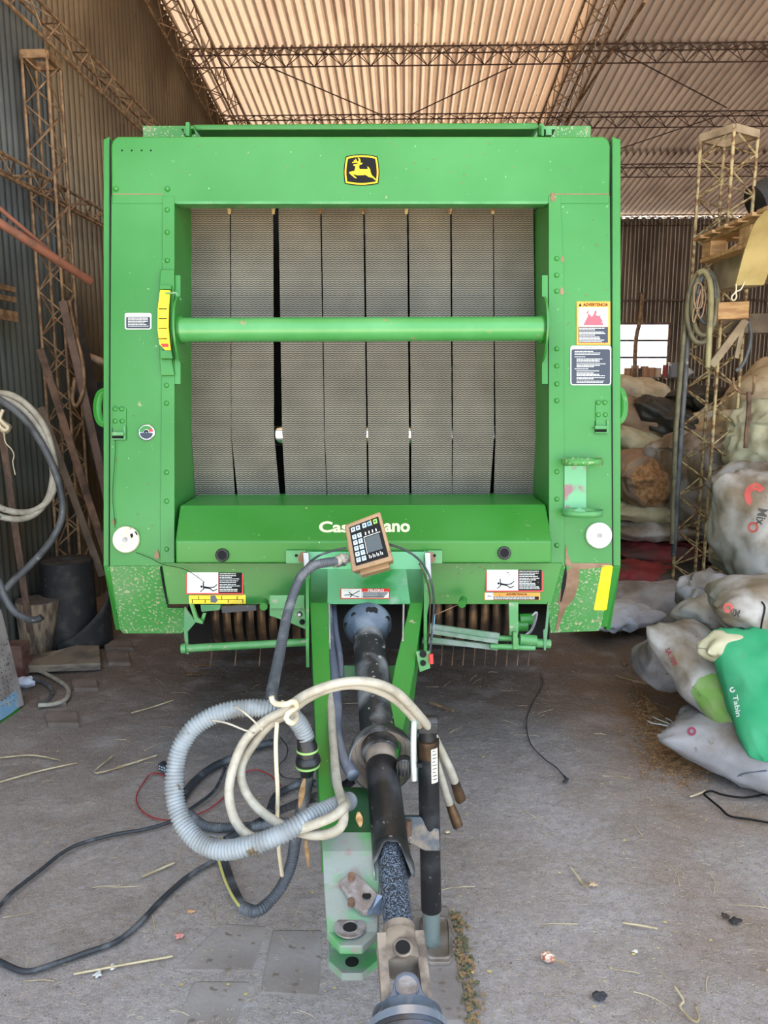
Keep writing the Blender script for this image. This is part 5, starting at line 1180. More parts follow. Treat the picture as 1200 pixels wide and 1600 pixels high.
m = MB(); z0 = G(45,1040,.0); m.prism([G(44,1040,.06), G(157,1036,.05), G(155,1008,.05), G(120,1008,.05), G(88,1016,.06), G(44,1024,.06)], Vector((0,0,-.045)))
tag(m.build('wooden_board', woodOld, bevel=.004), 'wide grey board lying on the floor in front of the drum', 'board')
tc2 = G(28,1058); m = MB(); m.box(tc2+Vector((-.01,.03,.1)), (.11,.12,.2)); tag(m.build('rusty_tin', mat('rusty_tin_paint', lin(125,98,88), .7, .1, lin(100,60,55), 9, .45, .6), bevel=.006), 'small rust-red tin box standing between the panel and the post', 'box')
# perforated sheet leaning on the left
pa = [None, W(2,952,4.05), G(38,1101,.004), G(-60,1168,.004)]
pf = thing('perforated_panel', G(-10,1140), 'pale perforated board with blue and green lower edge leaning at the left edge', 'panel')
nn = (pa[1]-pa[3]).cross(pa[2]-pa[3]).normalized(); nn = -nn if nn.dot(FW) > 0 else nn
def PQ(x, y):
    d = ray(x, y); return CAM+d*((pa[2]-CAM).dot(nn)/d.dot(nn))
pa[0] = PQ(-60, 930)
m = MB(); m.prism(pa, -nn*.02); m.build('board_sheet', concreteM, pf, bevel=.002)
m = MB()
for j in range(12):
    for i in range(9):
        x = -16+i*6+j*1.3; y = 1015+j*8.2-i*2.6
        lim = 2+(y-952)*36/146-9
        if x > lim or y > 1120-(x)*.6: continue
        p = PQ(x, y); m.rings([(p+nn*.0004, .0032), (p+nn*.001, .0032)], 8, d=nn)
o = m.build('sheet_holes', voidM, pf); o['kind'] = 'stuff'
m = MB(); m.prism([PQ(-30,1100)+nn*.0003, PQ(4,1095)+nn*.0003, PQ(25,1078)+nn*.0003, PQ(31,1106)+nn*.0003, PQ(-30,1145)+nn*.0003], nn*.0001); m.build('blue_patch', blueT, pf)
m = MB(); m.prism([PQ(-60,1164)+nn*.0006, PQ(0,1128)+nn*.0006, PQ(31,1104)+nn*.0006, PQ(30.5,1110)+nn*.0006, PQ(0,1141)+nn*.0006, PQ(-60,1180)+nn*.0006], nn*.0003); m.build('green_edge', green, pf)
hose('old_hose', [G(44,1042,.02), G(70,1052,.015), G(95,1066,.015), G(107,1078,.015), G(103,1092,.015), G(85,1100,.015), G(60,1102,.015)], .012, MT['cream_hose'], 'dusty hose end curling on the floor in front of the board', 'hose')
hose('old_hose', [G(50,1062,.015), G(72,1068,.015), G(82,1080,.015), G(76,1094,.015), G(60,1100,.02)], .012, MT['grey_black_hose'], 'inner dark hose curl on the floor beside the white rag', 'hose')
m = MB(); p = G(38,1066,.035); m.grid(lambda a, b: p+Vector((.06*cos(2*pi*a)*sin(pi*b), .035*sin(2*pi*a)*sin(pi*b), .03*cos(pi*b)))*(1+.5*noise.noise(Vector((a*5,b*5,4)))), 18, 12, cu=True); tag(m.build('white_rag', sBlue, smooth=60), 'crumpled white plastic scrap beside the perforated board', 'scrap')
m = MB()
for (x0,y0,x1,y1) in ((160,1000,205,1012),(165,1015,200,1035),(110,1060,150,1075),(70,1110,120,1130),(60,1085,100,1098)):
    P_ = [G(x0,y0,.012), G(x1,y0,.012), G(x1+4,y1,.012), G(x0+4,y1,.012)]
    q = MB(); q.prism(P_, Vector((0,0,-.04))); tag(q.build('paving_slab', mat('slab_%d' % x0, lin(128,116,108), .9, 0, lin(108,96,88), 8, .4, .6, None, .3, 40), bevel=.006), 'flat worn slab in the floor '+{160:'just below the left corner of the machine',165:'second below the left corner of the machine',110:'in front of the wide grey board',70:'right of the perforated board',60:'under the curled dusty hoses'}[x0 if x0 != 160 else 160], 'slab')

# ================================================================== RIGHT SIDE: SHELF
YB = Vector((.03, -1, 0)).normalized(); XB = Vector((1, .03, 0)).normalized(); ZB = Vector((0,0,1))
def run(m, o_, y0, y1, x0, x1, z0, z1):      # block: along the beam y0..y1, across x0..x1, height z0..z1
    m.box(o_+YB*(y0+y1)/2+XB*(x0+x1)/2+ZB*(z0+z1)/2, (x1-x0, y1-y0, z1-z0), (XB, YB, ZB)); return m
ob = W(1117,455,5.0)
m = run(MB(), ob, -.05, 3.0, 0, .16, 0, .20); tag(m.build('timber_beam', woodDust, bevel=.006), 'thick dusty timber beam carrying the pallet', 'beam')
m = MB(); m.bar(W(1090,508,5.35), W(1090,508,5.35)+Vector((1.7,-.5,0)), .14, .13); tag(m.build('timber_beam', mat('dark_timber', lin(112,98,82), .85, 0, lin(88,76,66), 8, .4, .6), bevel=.004), 'dark lower timber beam under the hose coil', 'beam')
m = MB(); m.bar(W(1120,487,4.95), W(1168,485,4.9), .12, .105); tag(m.build('wood_block', woodNew, bevel=.004), 'pale squared wood block wedged under the thick beam', 'block')
op = W(1095,411,5.0); pal = thing('wooden_pallet', op, 'pale wooden pallet on top of the timber beam', 'pallet')
run(MB(), op, -.02, 1.25, 0, .10, -.0, .025).build('bottom_board', woodNew, pal, bevel=.003)
for y0 in (0, .5, 1.1): run(MB(), op, y0, y0+.13, 0, .10, .026, .12).build('pallet_block', woodNew, pal, bevel=.004)
run(MB(), op, -.02, 1.25, 0, .10, .121, .143).build('stringer', woodNew, pal, bevel=.003)
for k in range(8): run(MB(), op, -.06+.165*k, .06+.165*k, -.04, 1.0, .144, .166).build('deck_board', woodNew, pal, bevel=.003)
# yellow foam strip hanging over the beam
m = MB(); Pf = [(1215,318),(1195,330),(1178,352),(1166,385),(1158,412),(1149,446)]
cF = [3.70,3.78,3.86,3.95,4.0,4.06]
for i, (x, y) in enumerate(Pf):
    pass
CP = crv([W(x, y, cc) for (x, y), cc in zip(Pf, cF)], 6); vs = []
for i, p in enumerate(CP):
    t = i/(len(CP)-1); wv = RT*(.13+.01*sin(t*9))+YB*.03 ; th_ = FW*.014
    vs += [p, p+wv, p+wv+th_, p+th_]
n = len(CP); m.add(vs, [(4*i+q, 4*i+(q+1) % 4, 4*i+4+(q+1) % 4, 4*i+4+q) for i in range(n-1) for q in range(4)]+[(0,1,2,3),(4*n-4,4*n-3,4*n-2,4*n-1)])
tag(m.build('foam_strip', foamM, smooth=40), 'long yellow foam strip draped over the pallet and beam', 'foam')
hose('string_loop', px((1150,444,4.05),(1150,455,4.05),(1143,464,4.05),(1146,470,4.05),(1151,464,4.05),(1150,456,4.05),(1158,452,4.05),(1163,440,4.04)), .004, ropeM, 'white string loop hanging from the yellow foam', 'string')
m = MB(); m.rings([(W(1180,318,5.2), .12), (W(1215,300,5.2), .13)], 20); tag(m.build('dark_tube', MT['dark_panel'], smooth=40), 'dark cylinder lying on the pallet at the right edge', 'tube')
# hose coil hung on the tower + loops
def ring(name, x, y, rx, ry, r_, mt, lb, c_, rot=0, a0=0, a1=360, tail=None, grp=None):
    P_ = []
    for i in range(15):
        a = radians(a0+(a1-a0)*i/14); u = cos(a)*rx; v = sin(a)*ry; P_.append(W(x+u*cos(rot)-v*sin(rot), y+u*sin(rot)+v*cos(rot), c_+.05*cos(a*.5)))
    if tail: P_ += [W(*q) for q in tail]
    return hose(name, P_, r_, mt, lb, 'hose', group=grp)
hg = mat('olive_hose', lin(120,114,88), .5, 0, lin(92,88,72), 12, .45, .62)
hg2 = mat('olive_hose_light', lin(160,152,112), .5, 0, lin(130,122,92), 12, .45, .62)
ring('tower_hose', 1096, 480, 22, 56, .017, hg, 'outermost olive hose loop hung on the tower', 5.0, .06)
ring('tower_hose', 1101, 474, 19, 50, .016, hg, 'second olive hose loop hung on the tower', 4.97, .06)
ring('tower_hose', 1104, 465, 14, 40, .013, MT['grey_black_hose'], 'small dark hose loop inside the coil on the tower', 4.96, .06)
hose('tower_hose', px((1090,428,4.92),(1100,424,4.9),(1109,440,4.9),(1111,470,4.9),(1109,510,4.9),(1107,550,4.9),(1106,575,4.9)), .0185, hg2, 'light olive double hose hanging straight down in front of the coil', 'hose')
hose('tower_hose', px((1104,422,4.94),(1116,434,4.92),(1121,460,4.92),(1120,485,4.92),(1114,510,4.94)), .018, hg, 'olive hose bending over the right side of the coil', 'hose')
hose('tower_hose', px((1084,440,5.0),(1076,470,5.02),(1070,510,5.05),(1065,560,5.1),(1060,620,5.2),(1055,690,5.3),(1053,760,5.4),(1050,850,5.45)), .017, hg, 'long grey hose falling from the coil to the floor, left of the tower leg', 'hose')
hose('tower_hose', px((1078,480,5.06),(1074,530,5.1),(1070,600,5.2),(1064,680,5.3),(1059,760,5.4),(1055,840,5.45),(1052,868,5.5)), .017, MT['grey_black_hose'], 'second long grey hose falling beside the tower leg', 'hose')
for k, (x, y) in enumerate(((1091,462),(1096,474),(1089,480),(1099,460))):
    hose('wire_bundle', [W(x+7*cos(a+k), y+22*sin(a+k*.5)+3*sin(3*a), 4.93+.01*k) for a in [2*pi*i/9*1.05 for i in range(10)]], .0045, mat('brown_wire%d' % k, lin(165,138,112), .7), ['upper left','right','lower left','innermost'][k]+' strand of brown wire bundled inside the hose coil', 'wire')
m = MB(); m.bar(W(1165,500,5.15), W(1111,572,5.2), .05, .03, (0,-1,.3)); m.bar(W(1162,500,5.2), W(1150,560,5.2), .03, .02, (0,-1,.3)); tag(m.build('timber_brace', woodDust, bevel=.003), 'diagonal timber brace from the tower up to the beam', 'brace')
hose('tower_hose', px((1169,500,5.2),(1173,520,5.2),(1170,545,5.2),(1160,570,5.2),(1149,580,5.2)), .012, MT['grey_black_hose'], 'thin dark hose arc under the right end of the beam', 'hose')
hose('bent_rod', px((1146,590,5.1),(1147,603,5.1),(1155,612,5.1),(1168,616,5.1),(1177,612,5.0),(1178,588,5.0)), .008, rustLight, 'bent rusty rod sticking out right of the tower', 'rod')
m = MB(); m.tube(crv(px((1170,612,5.0),(1170,640,5.0),(1167,670,5.0),(1165,700,5.0)), 5), .014, 6); tag(m.build('threaded_bar', rustM, smooth=40), 'rusty upright bar ending among the sacks', 'bar')

# ================================================================== SACKS
def sack(name, x, y, c_, L, w_, h, yaw=0, pitch=0, roll=0, mt=None, lb='', seed=1, tie=0, pw=2.6, wr=.02, grp='grain sacks piled on the right', loc=None, parent=None):
    E_ = Euler((radians(roll), radians(pitch), radians(yaw)), 'XYZ').to_matrix()
    ctr_ = Vector(loc) if loc is not None else W(x, y, c_); m = MB()
    def f(a, b):
        t = -1+2*b; an = 2*pi*a
        ww = (1-.16*t**4)*(1-max(0, abs(t)-.93)/.07*.12)*(1-.05*cos(t*3)); hh_ = .035+.965*max(0, 1-abs(t)**pw)**.6
        if tie and t > .55: k = (t-.55)/.45; ww *= 1-.72*sin(min(1, k*1.25)*pi/2)*(1 if k < .85 else .8); hh_ = max(hh_, .0)*1.0+.25*k*(1-k)
        cx, sx = cos(an), sin(an)
        X = (abs(cx)**.72)*math.copysign(1, cx)*ww*w_/2; Z = (abs(sx)**1.0)*math.copysign(1, sx)*hh_*h/2
        p = Vector((t*L/2, X, Z))
        n1 = noise.noise(Vector((p.x*4.5, p.y*4.5, p.z*4.5+seed*3.7)))
        q = Vector((p.x*(7), p.y*(7), p.z*7+seed*1.3)); n2 = 1-abs(noise.noise(q))*2
        n3 = 1-abs(noise.noise(Vector((p.x*20+seed, p.y*7, p.z*9))))*2
        d_ = p.normalized() if p.length > 1e-5 else Vector((0,0,1))
        e4 = .35+.65*abs(t)**1.5
        n3 = 1-abs(noise.noise(Vector((p.x*3.5+seed, p.y*17, p.z*12))))*2; n4 = noise.noise(Vector((p.x*13, p.y*13+seed, p.z*13)))
        p = p+d_*(n1*.35*min(w_, h)*.30+n2*wr*.8+n3*wr*1.1*e4+n4*wr*.5)
        p.z += -.04*h*cos(t*pi*1.0)
        return ctr_+E_ @ p
    m.grid(f, 80, 64, cu=True); m.add([f(i/80, 0) for i in range(80)], [tuple(range(80))]); m.add([f(i/80, 1) for i in range(80)], [tuple(range(80))[::-1]])
    nv = 52
    o = m.build(name, mt or sWhite, parent, smooth=179)
    if parent is None: tag(o, lb, 'sack', grp)
    else: o['label'] = lb
    return o, m
def cast(mb):
    return BVHTree.FromPolygons([tuple(v) for v in mb.v], mb.f)
def print_on(mbs, shapes, mt, parent, name, lb=None):
    """lay printed shapes (lists of px polygons or text) on a sack's own surface"""
    tree = cast(mbs); m = MB()
    for V, F in shapes:
        vs = []; ok = True
        for x, y in V:
            d = ray(x, y).normalized(); h_ = tree.ray_cast(CAM, d)
            if h_[0] is None: ok = False; break
            nn_ = h_[1] if h_[1].dot(d) < 0 else -h_[1]; vs.append(h_[0]+nn_*.0025-d*.001)
        if ok: m.add(vs, F)
    if m.v: return m.build(name, mt, parent, lb)
def ptext(s, cx, cy, wd, ht, rot):
    V, F = text_mesh(s, .02); ca, sa = cos(radians(rot)), sin(radians(rot)); out = []
    # per-letter triangles keep to the cloth because every vertex is laid on it
    for a, b in V:
        u = (a-.5)*wd; v = -(b-.5)*ht; out.append((cx+u*ca-v*sa, cy+u*sa+v*ca))
    return [(out, F)]
def ppatch(poly, st=3.0, jag=0):
    def inside(x, y):
        c_ = False; n = len(poly)
        for i in range(n):
            (x1, y1), (x2, y2) = poly[i], poly[(i+1) % n]
            if (y1 > y) != (y2 > y) and x < (x2-x1)*(y-y1)/(y2-y1)+x1: c_ = not c_
        return c_
    xs = [p[0] for p in poly]; ys = [p[1] for p in poly]; out = []
    x = min(xs)
    while x < max(xs):
        y = min(ys)
        while y < max(ys):
            if inside(x+st/2, y+st/2): out.append(([(x, y), (x+st, y), (x+st, y+st), (x, y+st)], [(0,1,2,3)]))
            y += st
        x += st
    return out
def pring(cx, cy, r0, r1, a0=0, a1=360, n=20, sy=1):
    V = []; F = []
    for i in range(n+1): a = radians(a0+(a1-a0)*i/n); V += [(cx+cos(a)*r0, cy+sin(a)*r0*sy), (cx+cos(a)*r1, cy+sin(a)*r1*sy)]
    for i in range(n): F.append((2*i, 2*i+1, 2*i+3, 2*i+2))
    return [(V, F)]
red2 = mat('faded_red_print', lin(190,85,78), .7); blk2 = mat('faded_black_print', lin(60,58,56), .7); wht2 = mat('white_print', lin(215,225,215), .7)
tieM = MT['black_decal']
# nearest group
s1, g1 = sack('grain_sack', 1212, 1180, 3.3, .82, .42, .24, -36, 3, 0, sGrey, 'torn whitish sack lying lowest and nearest, frayed end to the left', 2, wr=.022)
s2, g2 = sack('grain_sack', 1052, 1030, 4.0, .52, .34, .26, 84, 26, 0, sGrey, 'grey sack slumped on the floor at the left edge of the near pile', 5, wr=.022)
s3, g3 = sack('grain_sack', 1116, 1062, 3.56, .62, .34, .20, 120, -34, 0, sWhite, 'dirty white and lime-green sack leaning between the grey and green ones', 3, wr=.018)
s4, g4 = sack('grain_sack', 1203, 1082, 3.28, .56, .38, .20, 94, -46, 0, sGreen, 'bright green sack standing at the right edge', 4, wr=.014)
s5, g5 = sack('grain_sack', 1240, 960, 3.55, .72, .42, .30, -12, 6, 0, sWhite, 'full white sack lying on top of the green sack', 6, wr=.018)
s6, g6 = sack('grain_sack', 1222, 845, 4.2, .80, .62, .54, 115, -52, 0, sWhite, 'very full upright white sack behind the top one, with large red mark', 7, wr=.02)
s7, g7 = sack('grain_sack', 1118, 948, 4.35, .5, .34, .3, 60, 30, 0, sGrey, 'crumpled grey sack between the tower foot and the full white sacks', 8, wr=.035)
s8, g8 = sack('grain_sack', 1108, 960, 4.0, .26, .20, .16, 30, 0, 0, sWhite, 'small rumpled white sack corner beside the full sack', 9, wr=.03)
s9, g9 = sack('grain_sack', 1132, 1008, 3.40, .20, .12, .10, 8, -5, 0, sYel, 'small tied cream sack mouth between white and green sacks', 10, tie=0, wr=.02)
print_on(g6, ptext('Mix', 1190, 808, 26, 15, 100), blk2, s6, 'printed_word', 'black printed letters')
print_on(g6, pring(1177, 824, 5, 8.5), red2, s6, 'printed_mark', 'red ring print')
print_on(g6, pring(1180, 774, 7, 17, 120, 330, sy=1.1), red2, s6, 'printed_mark', 'large faded red swoosh')
print_on(g5, ptext('Mix', 1147, 957, 18, 11, 190), blk2, s5, 'printed_word', 'black printed letters upside down')
print_on(g5, pring(1138, 950, 3.5, 7.5), red2, s5, 'printed_mark', 'red ring print')
print_on(g3, ptext('SA 709', 1049, 1026, 28, 8, 62), mat('dark_red_print', lin(140,50,60), .7), s3, 'printed_word', 'small red printed letters and digits')
print_on(g3, ptext('SOJA', 1089, 1081, 22, 7, 62), mat('olive_print', lin(90,105,70), .7), s3, 'printed_word', 'green printed word')
print_on(g3, ppatch([(1080,1080),(1092,1060),(1112,1052),(1130,1058),(1145,1090),(1150,1145),(1125,1140),(1100,1115)], 1.5), sLime, s3, 'green_print')
print_on(g4, ptext('Tabin', 1152, 1103, 34, 8, 80), wht2, s4, 'printed_word', 'white printed word')
print_on(g4, pring(1145, 1078, 2, 4.5, 0, 300), wht2, s4, 'printed_mark', 'small white mark')
print_on(g1, pring(1081, 1143, 3, 7), mat('maroon_print', lin(150,70,90), .7), s1, 'printed_mark', 'maroon round print')
def cast_cord(mb, pts, r_, mt, parent, name, lb=None):
    tree = cast(mb); P_ = []
    for x, y in pts:
        d = ray(x, y).normalized(); h_ = tree.ray_cast(CAM, d)
        if h_[0] is not None: P_.append(h_[0]-d*r_)
    if len(P_) > 2: m = MB(); m.tube(crv(P_, 4), r_, 5); return m.build(name, mt, parent, lb, smooth=60)
cast_cord(g5, [(1190,940),(1195,950),(1190,975),(1187,1000)], .004, tieM, s5, 'stitch_cord', 'black cord')
cast_cord(g1, [(1120,1228),(1140,1218),(1165,1208),(1198,1204)], .0035, MT['grey_print'], s1, 'stitched_seam', 'dark stitched seam')
# frayed threads on the torn sack
for k, (x, y) in enumerate(((1040,1122),(1030,1130),(1020,1120),(1012,1126))):
    hose('frayed_thread', [G(1072+k*3,1140+k*4,.06), G(1058,1134+k,.03), G(x+8,y+4,.015), G(x,y,.012)], .003, MT['white_plastic'], ['longest','second','third','shortest'][3-k]+' white thread fraying from the torn lowest sack', 'thread', group='frayed sack threads')
# far pile, from the floor up
RB_ = 'sacks heaped behind the tower'
far_ = [
 (1020,942,5.6,.62,.42,.30,5,0,0,sGrey,'greyish white sack on the floor just left of the tower foot',.025),
 (962,962,5.25,.5,.34,.12,30,0,0,sBlue,'flat crumpled translucent plastic sack touching the machine corner',.04),
 (1065,915,5.9,.6,.4,.3,20,0,10,sDark,'dark dusty sack behind the tower foot',.03),
 (1010,905,5.95,.75,.5,.22,-8,0,0,sRed,'dull red flattened sack low in the far heap',.04),
 (1030,862,6.0,.72,.5,.20,6,4,0,sRed,'brighter red flattened sack above the dull red one',.035),
 (1085,885,6.1,.7,.5,.24,15,0,0,sBrown,'brown rumpled sack right of the red sacks',.035),
 (1015,822,5.95,.72,.55,.17,0,0,0,sWhite,'flattened whitish sack above the red ones',.035),
 (1090,820,6.2,.8,.5,.28,10,4,0,sGrey,'grey-white sack behind the tower at knee height of the heap',.03),
 (1008,795,5.9,.75,.5,.16,4,0,0,sYel,'thin yellow-edged sack under the torn brown one',.03),
 (1015,752,5.85,.62,.5,.40,10,8,0,sBrown,'torn sack showing brown grain in the far heap',.03),
 (1020,700,6.2,.66,.5,.24,-20,20,0,sYel,'cream strip-like folded sack under the dark opening',.035),
 (1012,655,6.3,.74,.55,.32,-25,12,0,sBrown,'rounded brown sack with a dark open mouth at the top left of the heap',.02),
 (1048,655,6.15,.50,.45,.22,-30,25,0,sDark,'black plastic sack mouth beside the rounded brown sack',.04),
 (1105,760,5.75,.85,.62,.60,30,35,0,sWhite,'large pale sack directly behind the tower, middle of the heap',.03),
 (1150,800,5.9,.6,.5,.5,60,40,0,sYel,'pale yellowish sack right of the large pale one',.03),
 (1155,700,5.9,.7,.6,.48,20,10,0,sBeige,'cream sack with a sharp fold right of the tower',.045),
 (1120,632,6.3,.70,.4,.24,15,8,0,sDark,'dark plastic bundle behind the tower near the top of the heap',.04),
 (1150,645,6.0,.60,.32,.22,22,-14,0,sBlue,'bluish white sack lying near the top of the heap',.015),
 (1205,700,5.4,.5,.5,.55,50,30,0,sYel,'yellowish sack with vertical folds at the right edge',.045),
 (1195,608,5.7,.62,.4,.34,25,-32,0,sBeige,'beige sack tilted at the top right corner of the heap',.015),
 (985,630,7.2,.6,.5,.5,0,0,0,sBeige,'small pale sack just visible beside the machine handle',.02),
 (1200,770,5.1,.6,.5,.4,40,10,0,sWhite,'white sack half hidden behind the upright full sack',.03),
]
FAR = {}
for i, t in enumerate(far_):
    kk = (t[2]+.45)/t[2] if t[1] < 900 else 1; kk = kk if t[2] > 5.5 else 1
    o, g_ = sack('grain_sack', t[0], t[1], t[2]*kk, t[3]*kk, t[4]*kk, t[5]*kk, t[6], t[7], t[8], t[9], t[10], 20+i, wr=t[11], grp=RB_); FAR[i] = (o, g_)
o, g_ = FAR[9]
print_on(g_, ppatch([(985,742),(1000,728),(1018,716),(1026,722),(1044,752),(1046,770),(1034,786),(1010,790),(995,775)], 1.5), grainM, o, 'spilling_grain', 'brown grain showing through the tear')
o, g_ = FAR[11]
# hidden base of the heaps (these carry the ones in sight)
base_ = [(1.75,6.0,.13),(2.35,6.2,.14),(3.0,5.9,.14),(1.9,6.4,.38),(2.6,6.5,.40),(3.1,6.0,.42),(2.2,6.9,.62),(2.9,6.6,.68),(2.0,6.9,.85),(2.8,6.9,.95),(1.7,7.2,.5),(1.65,7.2,.2),(1.75,7.3,.95),(2.4,7.2,1.15),(3.0,6.6,1.05),(3.1,6.1,.75),(2.5,7.0,.15),(3.0,6.9,.18),(1.62,6.6,.75),(2.3,5.7,.14),(2.8,5.5,.15),(2.9,5.4,.42)]
names_ = ['bottom row, left','bottom row, centre','bottom row, right','second row, left','second row, centre','second row, right','third row, left','third row, right','fourth row, left','fourth row, centre','behind the red sacks','lowest at the back left','high at the back left','topmost at the back','top row, right','upper right flank','bottom row, back centre','bottom row, back right','left flank','front foot of the heap, left','front foot of the heap, right','front of the heap, second row']
for i, (x, y, z) in enumerate(base_):
    sack('grain_sack', 0, 0, 0, .74, .5, .27, 10+i*23 % 50, 0, 0, (sGrey, sBrown, sBeige)[i % 3], 'dusty grain sack inside the far heap, '+names_[i], 60+i, wr=.025, grp=RB_, loc=(x+.08, y+.4, z))
for i, (x, y, z) in enumerate(((2.2,3.6,.15),(2.15,4.15,.16),(2.35,4.3,.42),(2.3,3.95,.40),(2.4,3.5,.42),(2.35,4.35,.7))):
    sack('grain_sack', 0, 0, 0, .8, .55, .32, i*31, 0, 0, (sGrey, sWhite)[i % 2], 'supporting sack of the near pile, '+['lowest right','lowest behind','second layer at the back','second layer in the middle','second layer at the front','third layer'][i], 90+i, grp='grain sacks piled on the right', loc=(x, y, z))

# ================================================================== LITTER
r = random.Random(11)
m = MB()
def strawbit(m, x, y, L, a, rr, z=.003):
    z0 = gz(x, y)+z; d_ = Vector((cos(a), sin(a), 0)); s_ = Vector((-sin(a), cos(a), 0)); k = r.uniform(-.3, .3)
    P_ = [Vector((x, y, z0))+d_*(t-.5)*L+s_*k*L*(t-.5)**2+Vector((0,0,.002*sin(t*5))) for t in (0,.33,.66,1)]
    m.tube(P_, rr, 4)
for i in range(5200):
    x = r.gauss(.5, 1.1); y = 1.5+abs(r.gauss(0, 1.3))
    if -2.3 < x < 2.6: strawbit(m, x, y, r.uniform(.004, .022), r.uniform(0, pi), r.uniform(.0004, .0008))
for i in range(110):
    x = r.uniform(-1.7, 2.0); y = r.uniform(1.6, 4.4); strawbit(m, x, y, r.uniform(.04, .13), r.uniform(0, pi), r.uniform(.0008, .0016))
tag(m.build('straw_litter', straw, None, loc=(0,0,0)), 'chaff and straw bits scattered over the floor', 'litter', kind='stuff')
m = MB()
for i in range(5200):
    x = r.gauss(.9, .7); y = 1.6+abs(r.gauss(0, 1.0))
    if x > 2.3 or x < -1.5: continue
    p = Vector((x, y, gz(x, y)+.002)); s_ = r.uniform(.001, .0032); m.box(p, (s_*r.uniform(1,2), s_, s_*.7), (Vector((cos(i), sin(i), 0)), Vector((-sin(i), cos(i), 0)), Vector((0,0,1))))
tag(m.build('grit', mat('grit_stone', lin(175,165,152), .9, 0, lin(130,112,92), 20, .4, .6), None, loc=(0,0,0)), 'small grit and crumbs over the floor', 'grit', kind='stuff')
m = MB()
for i in range(12000):
    t = r.random(); cx, cy = 1022+52*t, 1068+118*t
    p = G(cx+r.gauss(0, 13+16*t), cy+r.gauss(0, 20), .0)
    if p.x > 1.45: continue
    s_ = r.uniform(.003, .0055); p.z = r.uniform(.0, .008)+gz(p.x, p.y)
    m.box(p, (s_*1.5, s_, s_), (Vector((cos(i), sin(i), 0)), Vector((-sin(i), cos(i), 0)), Vector((0,0,1))))
tag(m.build('spilled_grain', grainM, None, loc=(0,0,0)), 'brown grain spilled on the floor beside the torn sack', 'grain', kind='stuff')
m = MB()
for i in range(60):
    p = G(r.uniform(20,1150), r.uniform(1060,1590), .004); n_ = 6; s_ = r.uniform(.002,.0045); P_ = [p+Vector((cos(a)*s_*1.6, sin(a)*s_, 0)) for a in [2*pi*k/n_ for k in range(n_)]]; m.prism(P_, Vector((0,0,.001)))
tag(m.build('leaf_scraps', mat('yellow_leaf', lin(210,196,110), .8, 0, lin(180,155,95), 60, .4, .6), None, loc=(0,0,0)), 'tiny yellow leaf scraps scattered over the floor', 'leaves', kind='stuff')
# individual sticks and stems
ST = [(0,1222,60,1205,120,1192,'long pale stem at the left edge of the floor'),(205,1114,240,1104,270,1094,'straight straw above the conduit ring'),(175,1182,150,1208,245,1180,'bent twig left of the conduit ring'),
      (222,1370,245,1360,272,1348,'short straw left of the looping cables'),(115,1522,190,1508,270,1494,'pale stem near the lower left corner'),(0,1184,50,1180,95,1188,'thin stem along the left edge under the board'),
      (966,1057,1000,1066,1035,1073,'thick straw beside the slumped grey sack'),(1010,1050,1020,1060,1030,1066,'short straw crossing the thick one'),(973,1442,1000,1446,1027,1451,'pale straight straw right of centre'),
      (892,1356,910,1380,917,1389,'thin dark straw in the middle of the right floor'),(1078,1245,1090,1241,1102,1236,'short straw below the torn sack')]
for x0,y0,x1,y1,x2,y2,nm in ST:
    m = MB(); m.tube(crv([G(x0,y0,.006), G(x1,y1,.008), G(x2,y2,.006)], 6), .0035, 6); tag(m.build('straw_stem', straw, smooth=60), nm, 'stem')
m = MB(); m.cyl(G(672,1098,.012), G(708,1110,.012), .009, n=8); tag(m.build('wood_stick', mat('stick', lin(150,122,92), .85, 0, lin(115,92,70), 30, .4, .6), smooth=40), 'short brown stick right of the tongue', 'stick')
m = MB(); m.tube(crv([G(845,1052,.004),G(848,1070,.004),G(834,1095,.004),G(823,1125,.004),G(828,1160,.004),G(850,1185,.004),G(870,1200,.004),G(886,1220,.004)], 6), .0028, 5); o = tag(m.build('floor_twine', cable, smooth=60), 'thin dark twine wriggling over the floor in front of the machine', 'twine')
m = MB(); m.tube(crv([G(882,1212,.006), G(886,1220,.01), G(880,1222,.008), G(888,1216,.01), G(884,1224,.006)], 4), .004, 5); m.build('twine_tuft', cable, o)
hose('nylon_cord', [G(1205,1286,.006), G(1170,1280,.006), G(1140,1275,.006), G(1125,1262,.006), G(1108,1248,.01), G(1100,1240,.01), G(1112,1236,.01), G(1130,1242,.01), G(1165,1246,.01), G(1210,1238,.01)], .0045, tieM, 'black cord on the floor under the torn sack', 'cord')
hose('yellow_twine', [G(1053,1540,.006), G(1064,1556,.006), G(1068,1566,.006), G(1062,1572,.006), G(1072,1585,.006), G(1086,1597,.006), G(1092,1590,.006), G(1086,1572,.006)], .0032, MT['lime'] if 'lime' in MT else MT['straw'], 'pale yellow twine squiggle near the bottom right', 'twine')
# corn cob
p0 = G(846,1492,.012); p1 = G(866,1499,.012); d_ = (p1-p0).normalized(); cob = thing('corn_cob', G(856,1496), 'small chewed corn cob on the floor near the lower right', 'corn cob')
m = MB(); n = 12; vs = []; rr_ = [.008,.012,.0135,.0135,.0125,.011,.008]
X = d_.cross(Vector((0,0,1))).normalized(); Y = X.cross(d_)
for i, q in enumerate(rr_):
    for k in range(n): a = 2*pi*k/n; w2 = q*(1+.12*((k+i) % 2)); vs.append(p0.lerp(p1, i/6)+(X*cos(a)+Y*sin(a))*w2)
m.add(vs, [(i*n+k, i*n+(k+1) % n, (i+1)*n+(k+1) % n, (i+1)*n+k) for i in range(6) for k in range(n)]+[tuple(range(n)), tuple(6*n+k for k in range(n))]); m.build('cob_body', mat('cob', lin(215,195,175), .8, 0, lin(165,95,75), 90, .45, .6), cob)
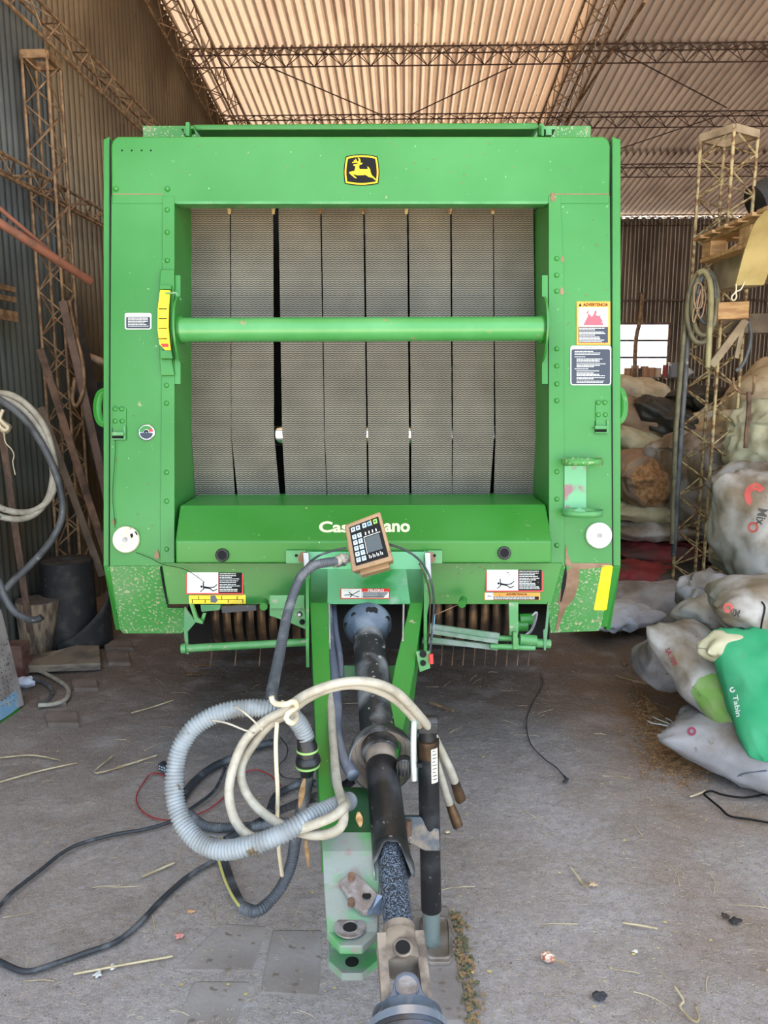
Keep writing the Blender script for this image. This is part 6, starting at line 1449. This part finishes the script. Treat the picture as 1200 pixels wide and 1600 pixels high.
m = MB(); m.tube(crv([p1, p1+d_*.02, p1+d_*.04+X*.006], 4), .003, 6); m.build('cob_stalk', straw, cob)
# pebbles and clods that stand out
for x, y, s_, nm, c_ in ((176,1511,.012,'white pebble near the lower left corner',(215,215,210)),(153,1522,.013,'grey-white pebble beside the lower left white one',(190,190,188)),(281,1462,.014,'reddish brick crumb in the lower left floor',(190,130,120)),(298,1424,.010,'orange-brown leaf scrap among the yellow flowers',(200,150,110)),
    (926,1382,.014,'beige crumpled scrap in the middle of the right floor',(190,165,130)),(1148,1438,.018,'dark clod on the right floor',(45,40,38)),(1133,1430,.012,'small dark brown clod left of the dark one',(60,50,45)),(938,1555,.018,'dark patchy clod near the bottom centre right',(55,52,55)),(992,1486,.009,'tiny pale stone right of centre',(200,195,190)),(699,1300,.008,'small yellowish flake right of the jack',(220,200,150))):
    s_ *= .75; m = MB(); p = G(x, y, s_*.2); m.grid(lambda a, b: p+Vector((s_*1.3*cos(2*pi*a)*sin(pi*b), s_*sin(2*pi*a)*sin(pi*b), s_*.5*cos(pi*b)))*1.0+Vector((0,0,0))*1+Vector((cos(2*pi*a)*sin(pi*b), sin(2*pi*a)*sin(pi*b), .2*cos(pi*b)))*s_*1.1*noise.noise(Vector((cos(2*pi*a)*1.6,sin(2*pi*a)*1.6,b*2+x))), 20, 10, cu=True)
    tag(m.build('pebble', mat('pebble_%d' % x, lin(*c_), .9), smooth=60), nm, 'pebble')
for x, y, x2, y2, L, nm in ((305,1042,340,1036,.13,'large pale dry leaf on the floor under the left bar'),(292,1056,318,1052,.09,'second pale dry leaf below the large one'),(975,1040,990,1028,.06,'curled leaf beside the slumped grey sack')):
    a = G(x, y, .006); leaf(a, G(x2, y2, .006)-a, L, .012, nm)
# brick edge and joint at the bottom beside the jack, pavers lower left
for i, (q, nm) in enumerate((([(640,1420),(700,1412),(735,1600),(640,1600)], 'long flat concrete strip under the jack foot'),([(345,1440),(420,1445),(395,1520),(262,1520)], 'pale flat paver left of the hitch'),([(300,1530),(395,1530),(370,1612),(262,1612)], 'pale flat paver at the bottom edge left of the hitch'),([(425,1450),(505,1450),(500,1560),(402,1555)], 'flat paver directly left of the hitch'))):
    m = MB(); m.prism([G(x, y, -.007 if i else -.001) for x, y in q], Vector((0,0,-.03))); tag(m.build('floor_paver', mat('paver_%d' % i, lin(146,140,138), .9, 0, lin(130,122,118), 5, .4, .62, (lin(110,98,90), 30, .62, .7), .25, 50), bevel=.012), nm, 'paver')
m = MB()
for i in range(260):
    t = r.random(); p = G(715+28*t+r.gauss(0,7), 1425+180*t, .004); s_ = r.uniform(.003,.008); m.box(p, (s_*1.5, s_, s_), (Vector((cos(i), sin(i), 0)), Vector((-sin(i), cos(i), 0)), Vector((0,0,1))))
tag(m.build('joint_gravel', mat('joint_gravel', lin(150,120,85), .9, 0, lin(90,95,70), 40, .4, .6), None, loc=(0,0,0)), 'gravel and leaf crumbs filling the joint beside the jack', 'gravel', kind='stuff')
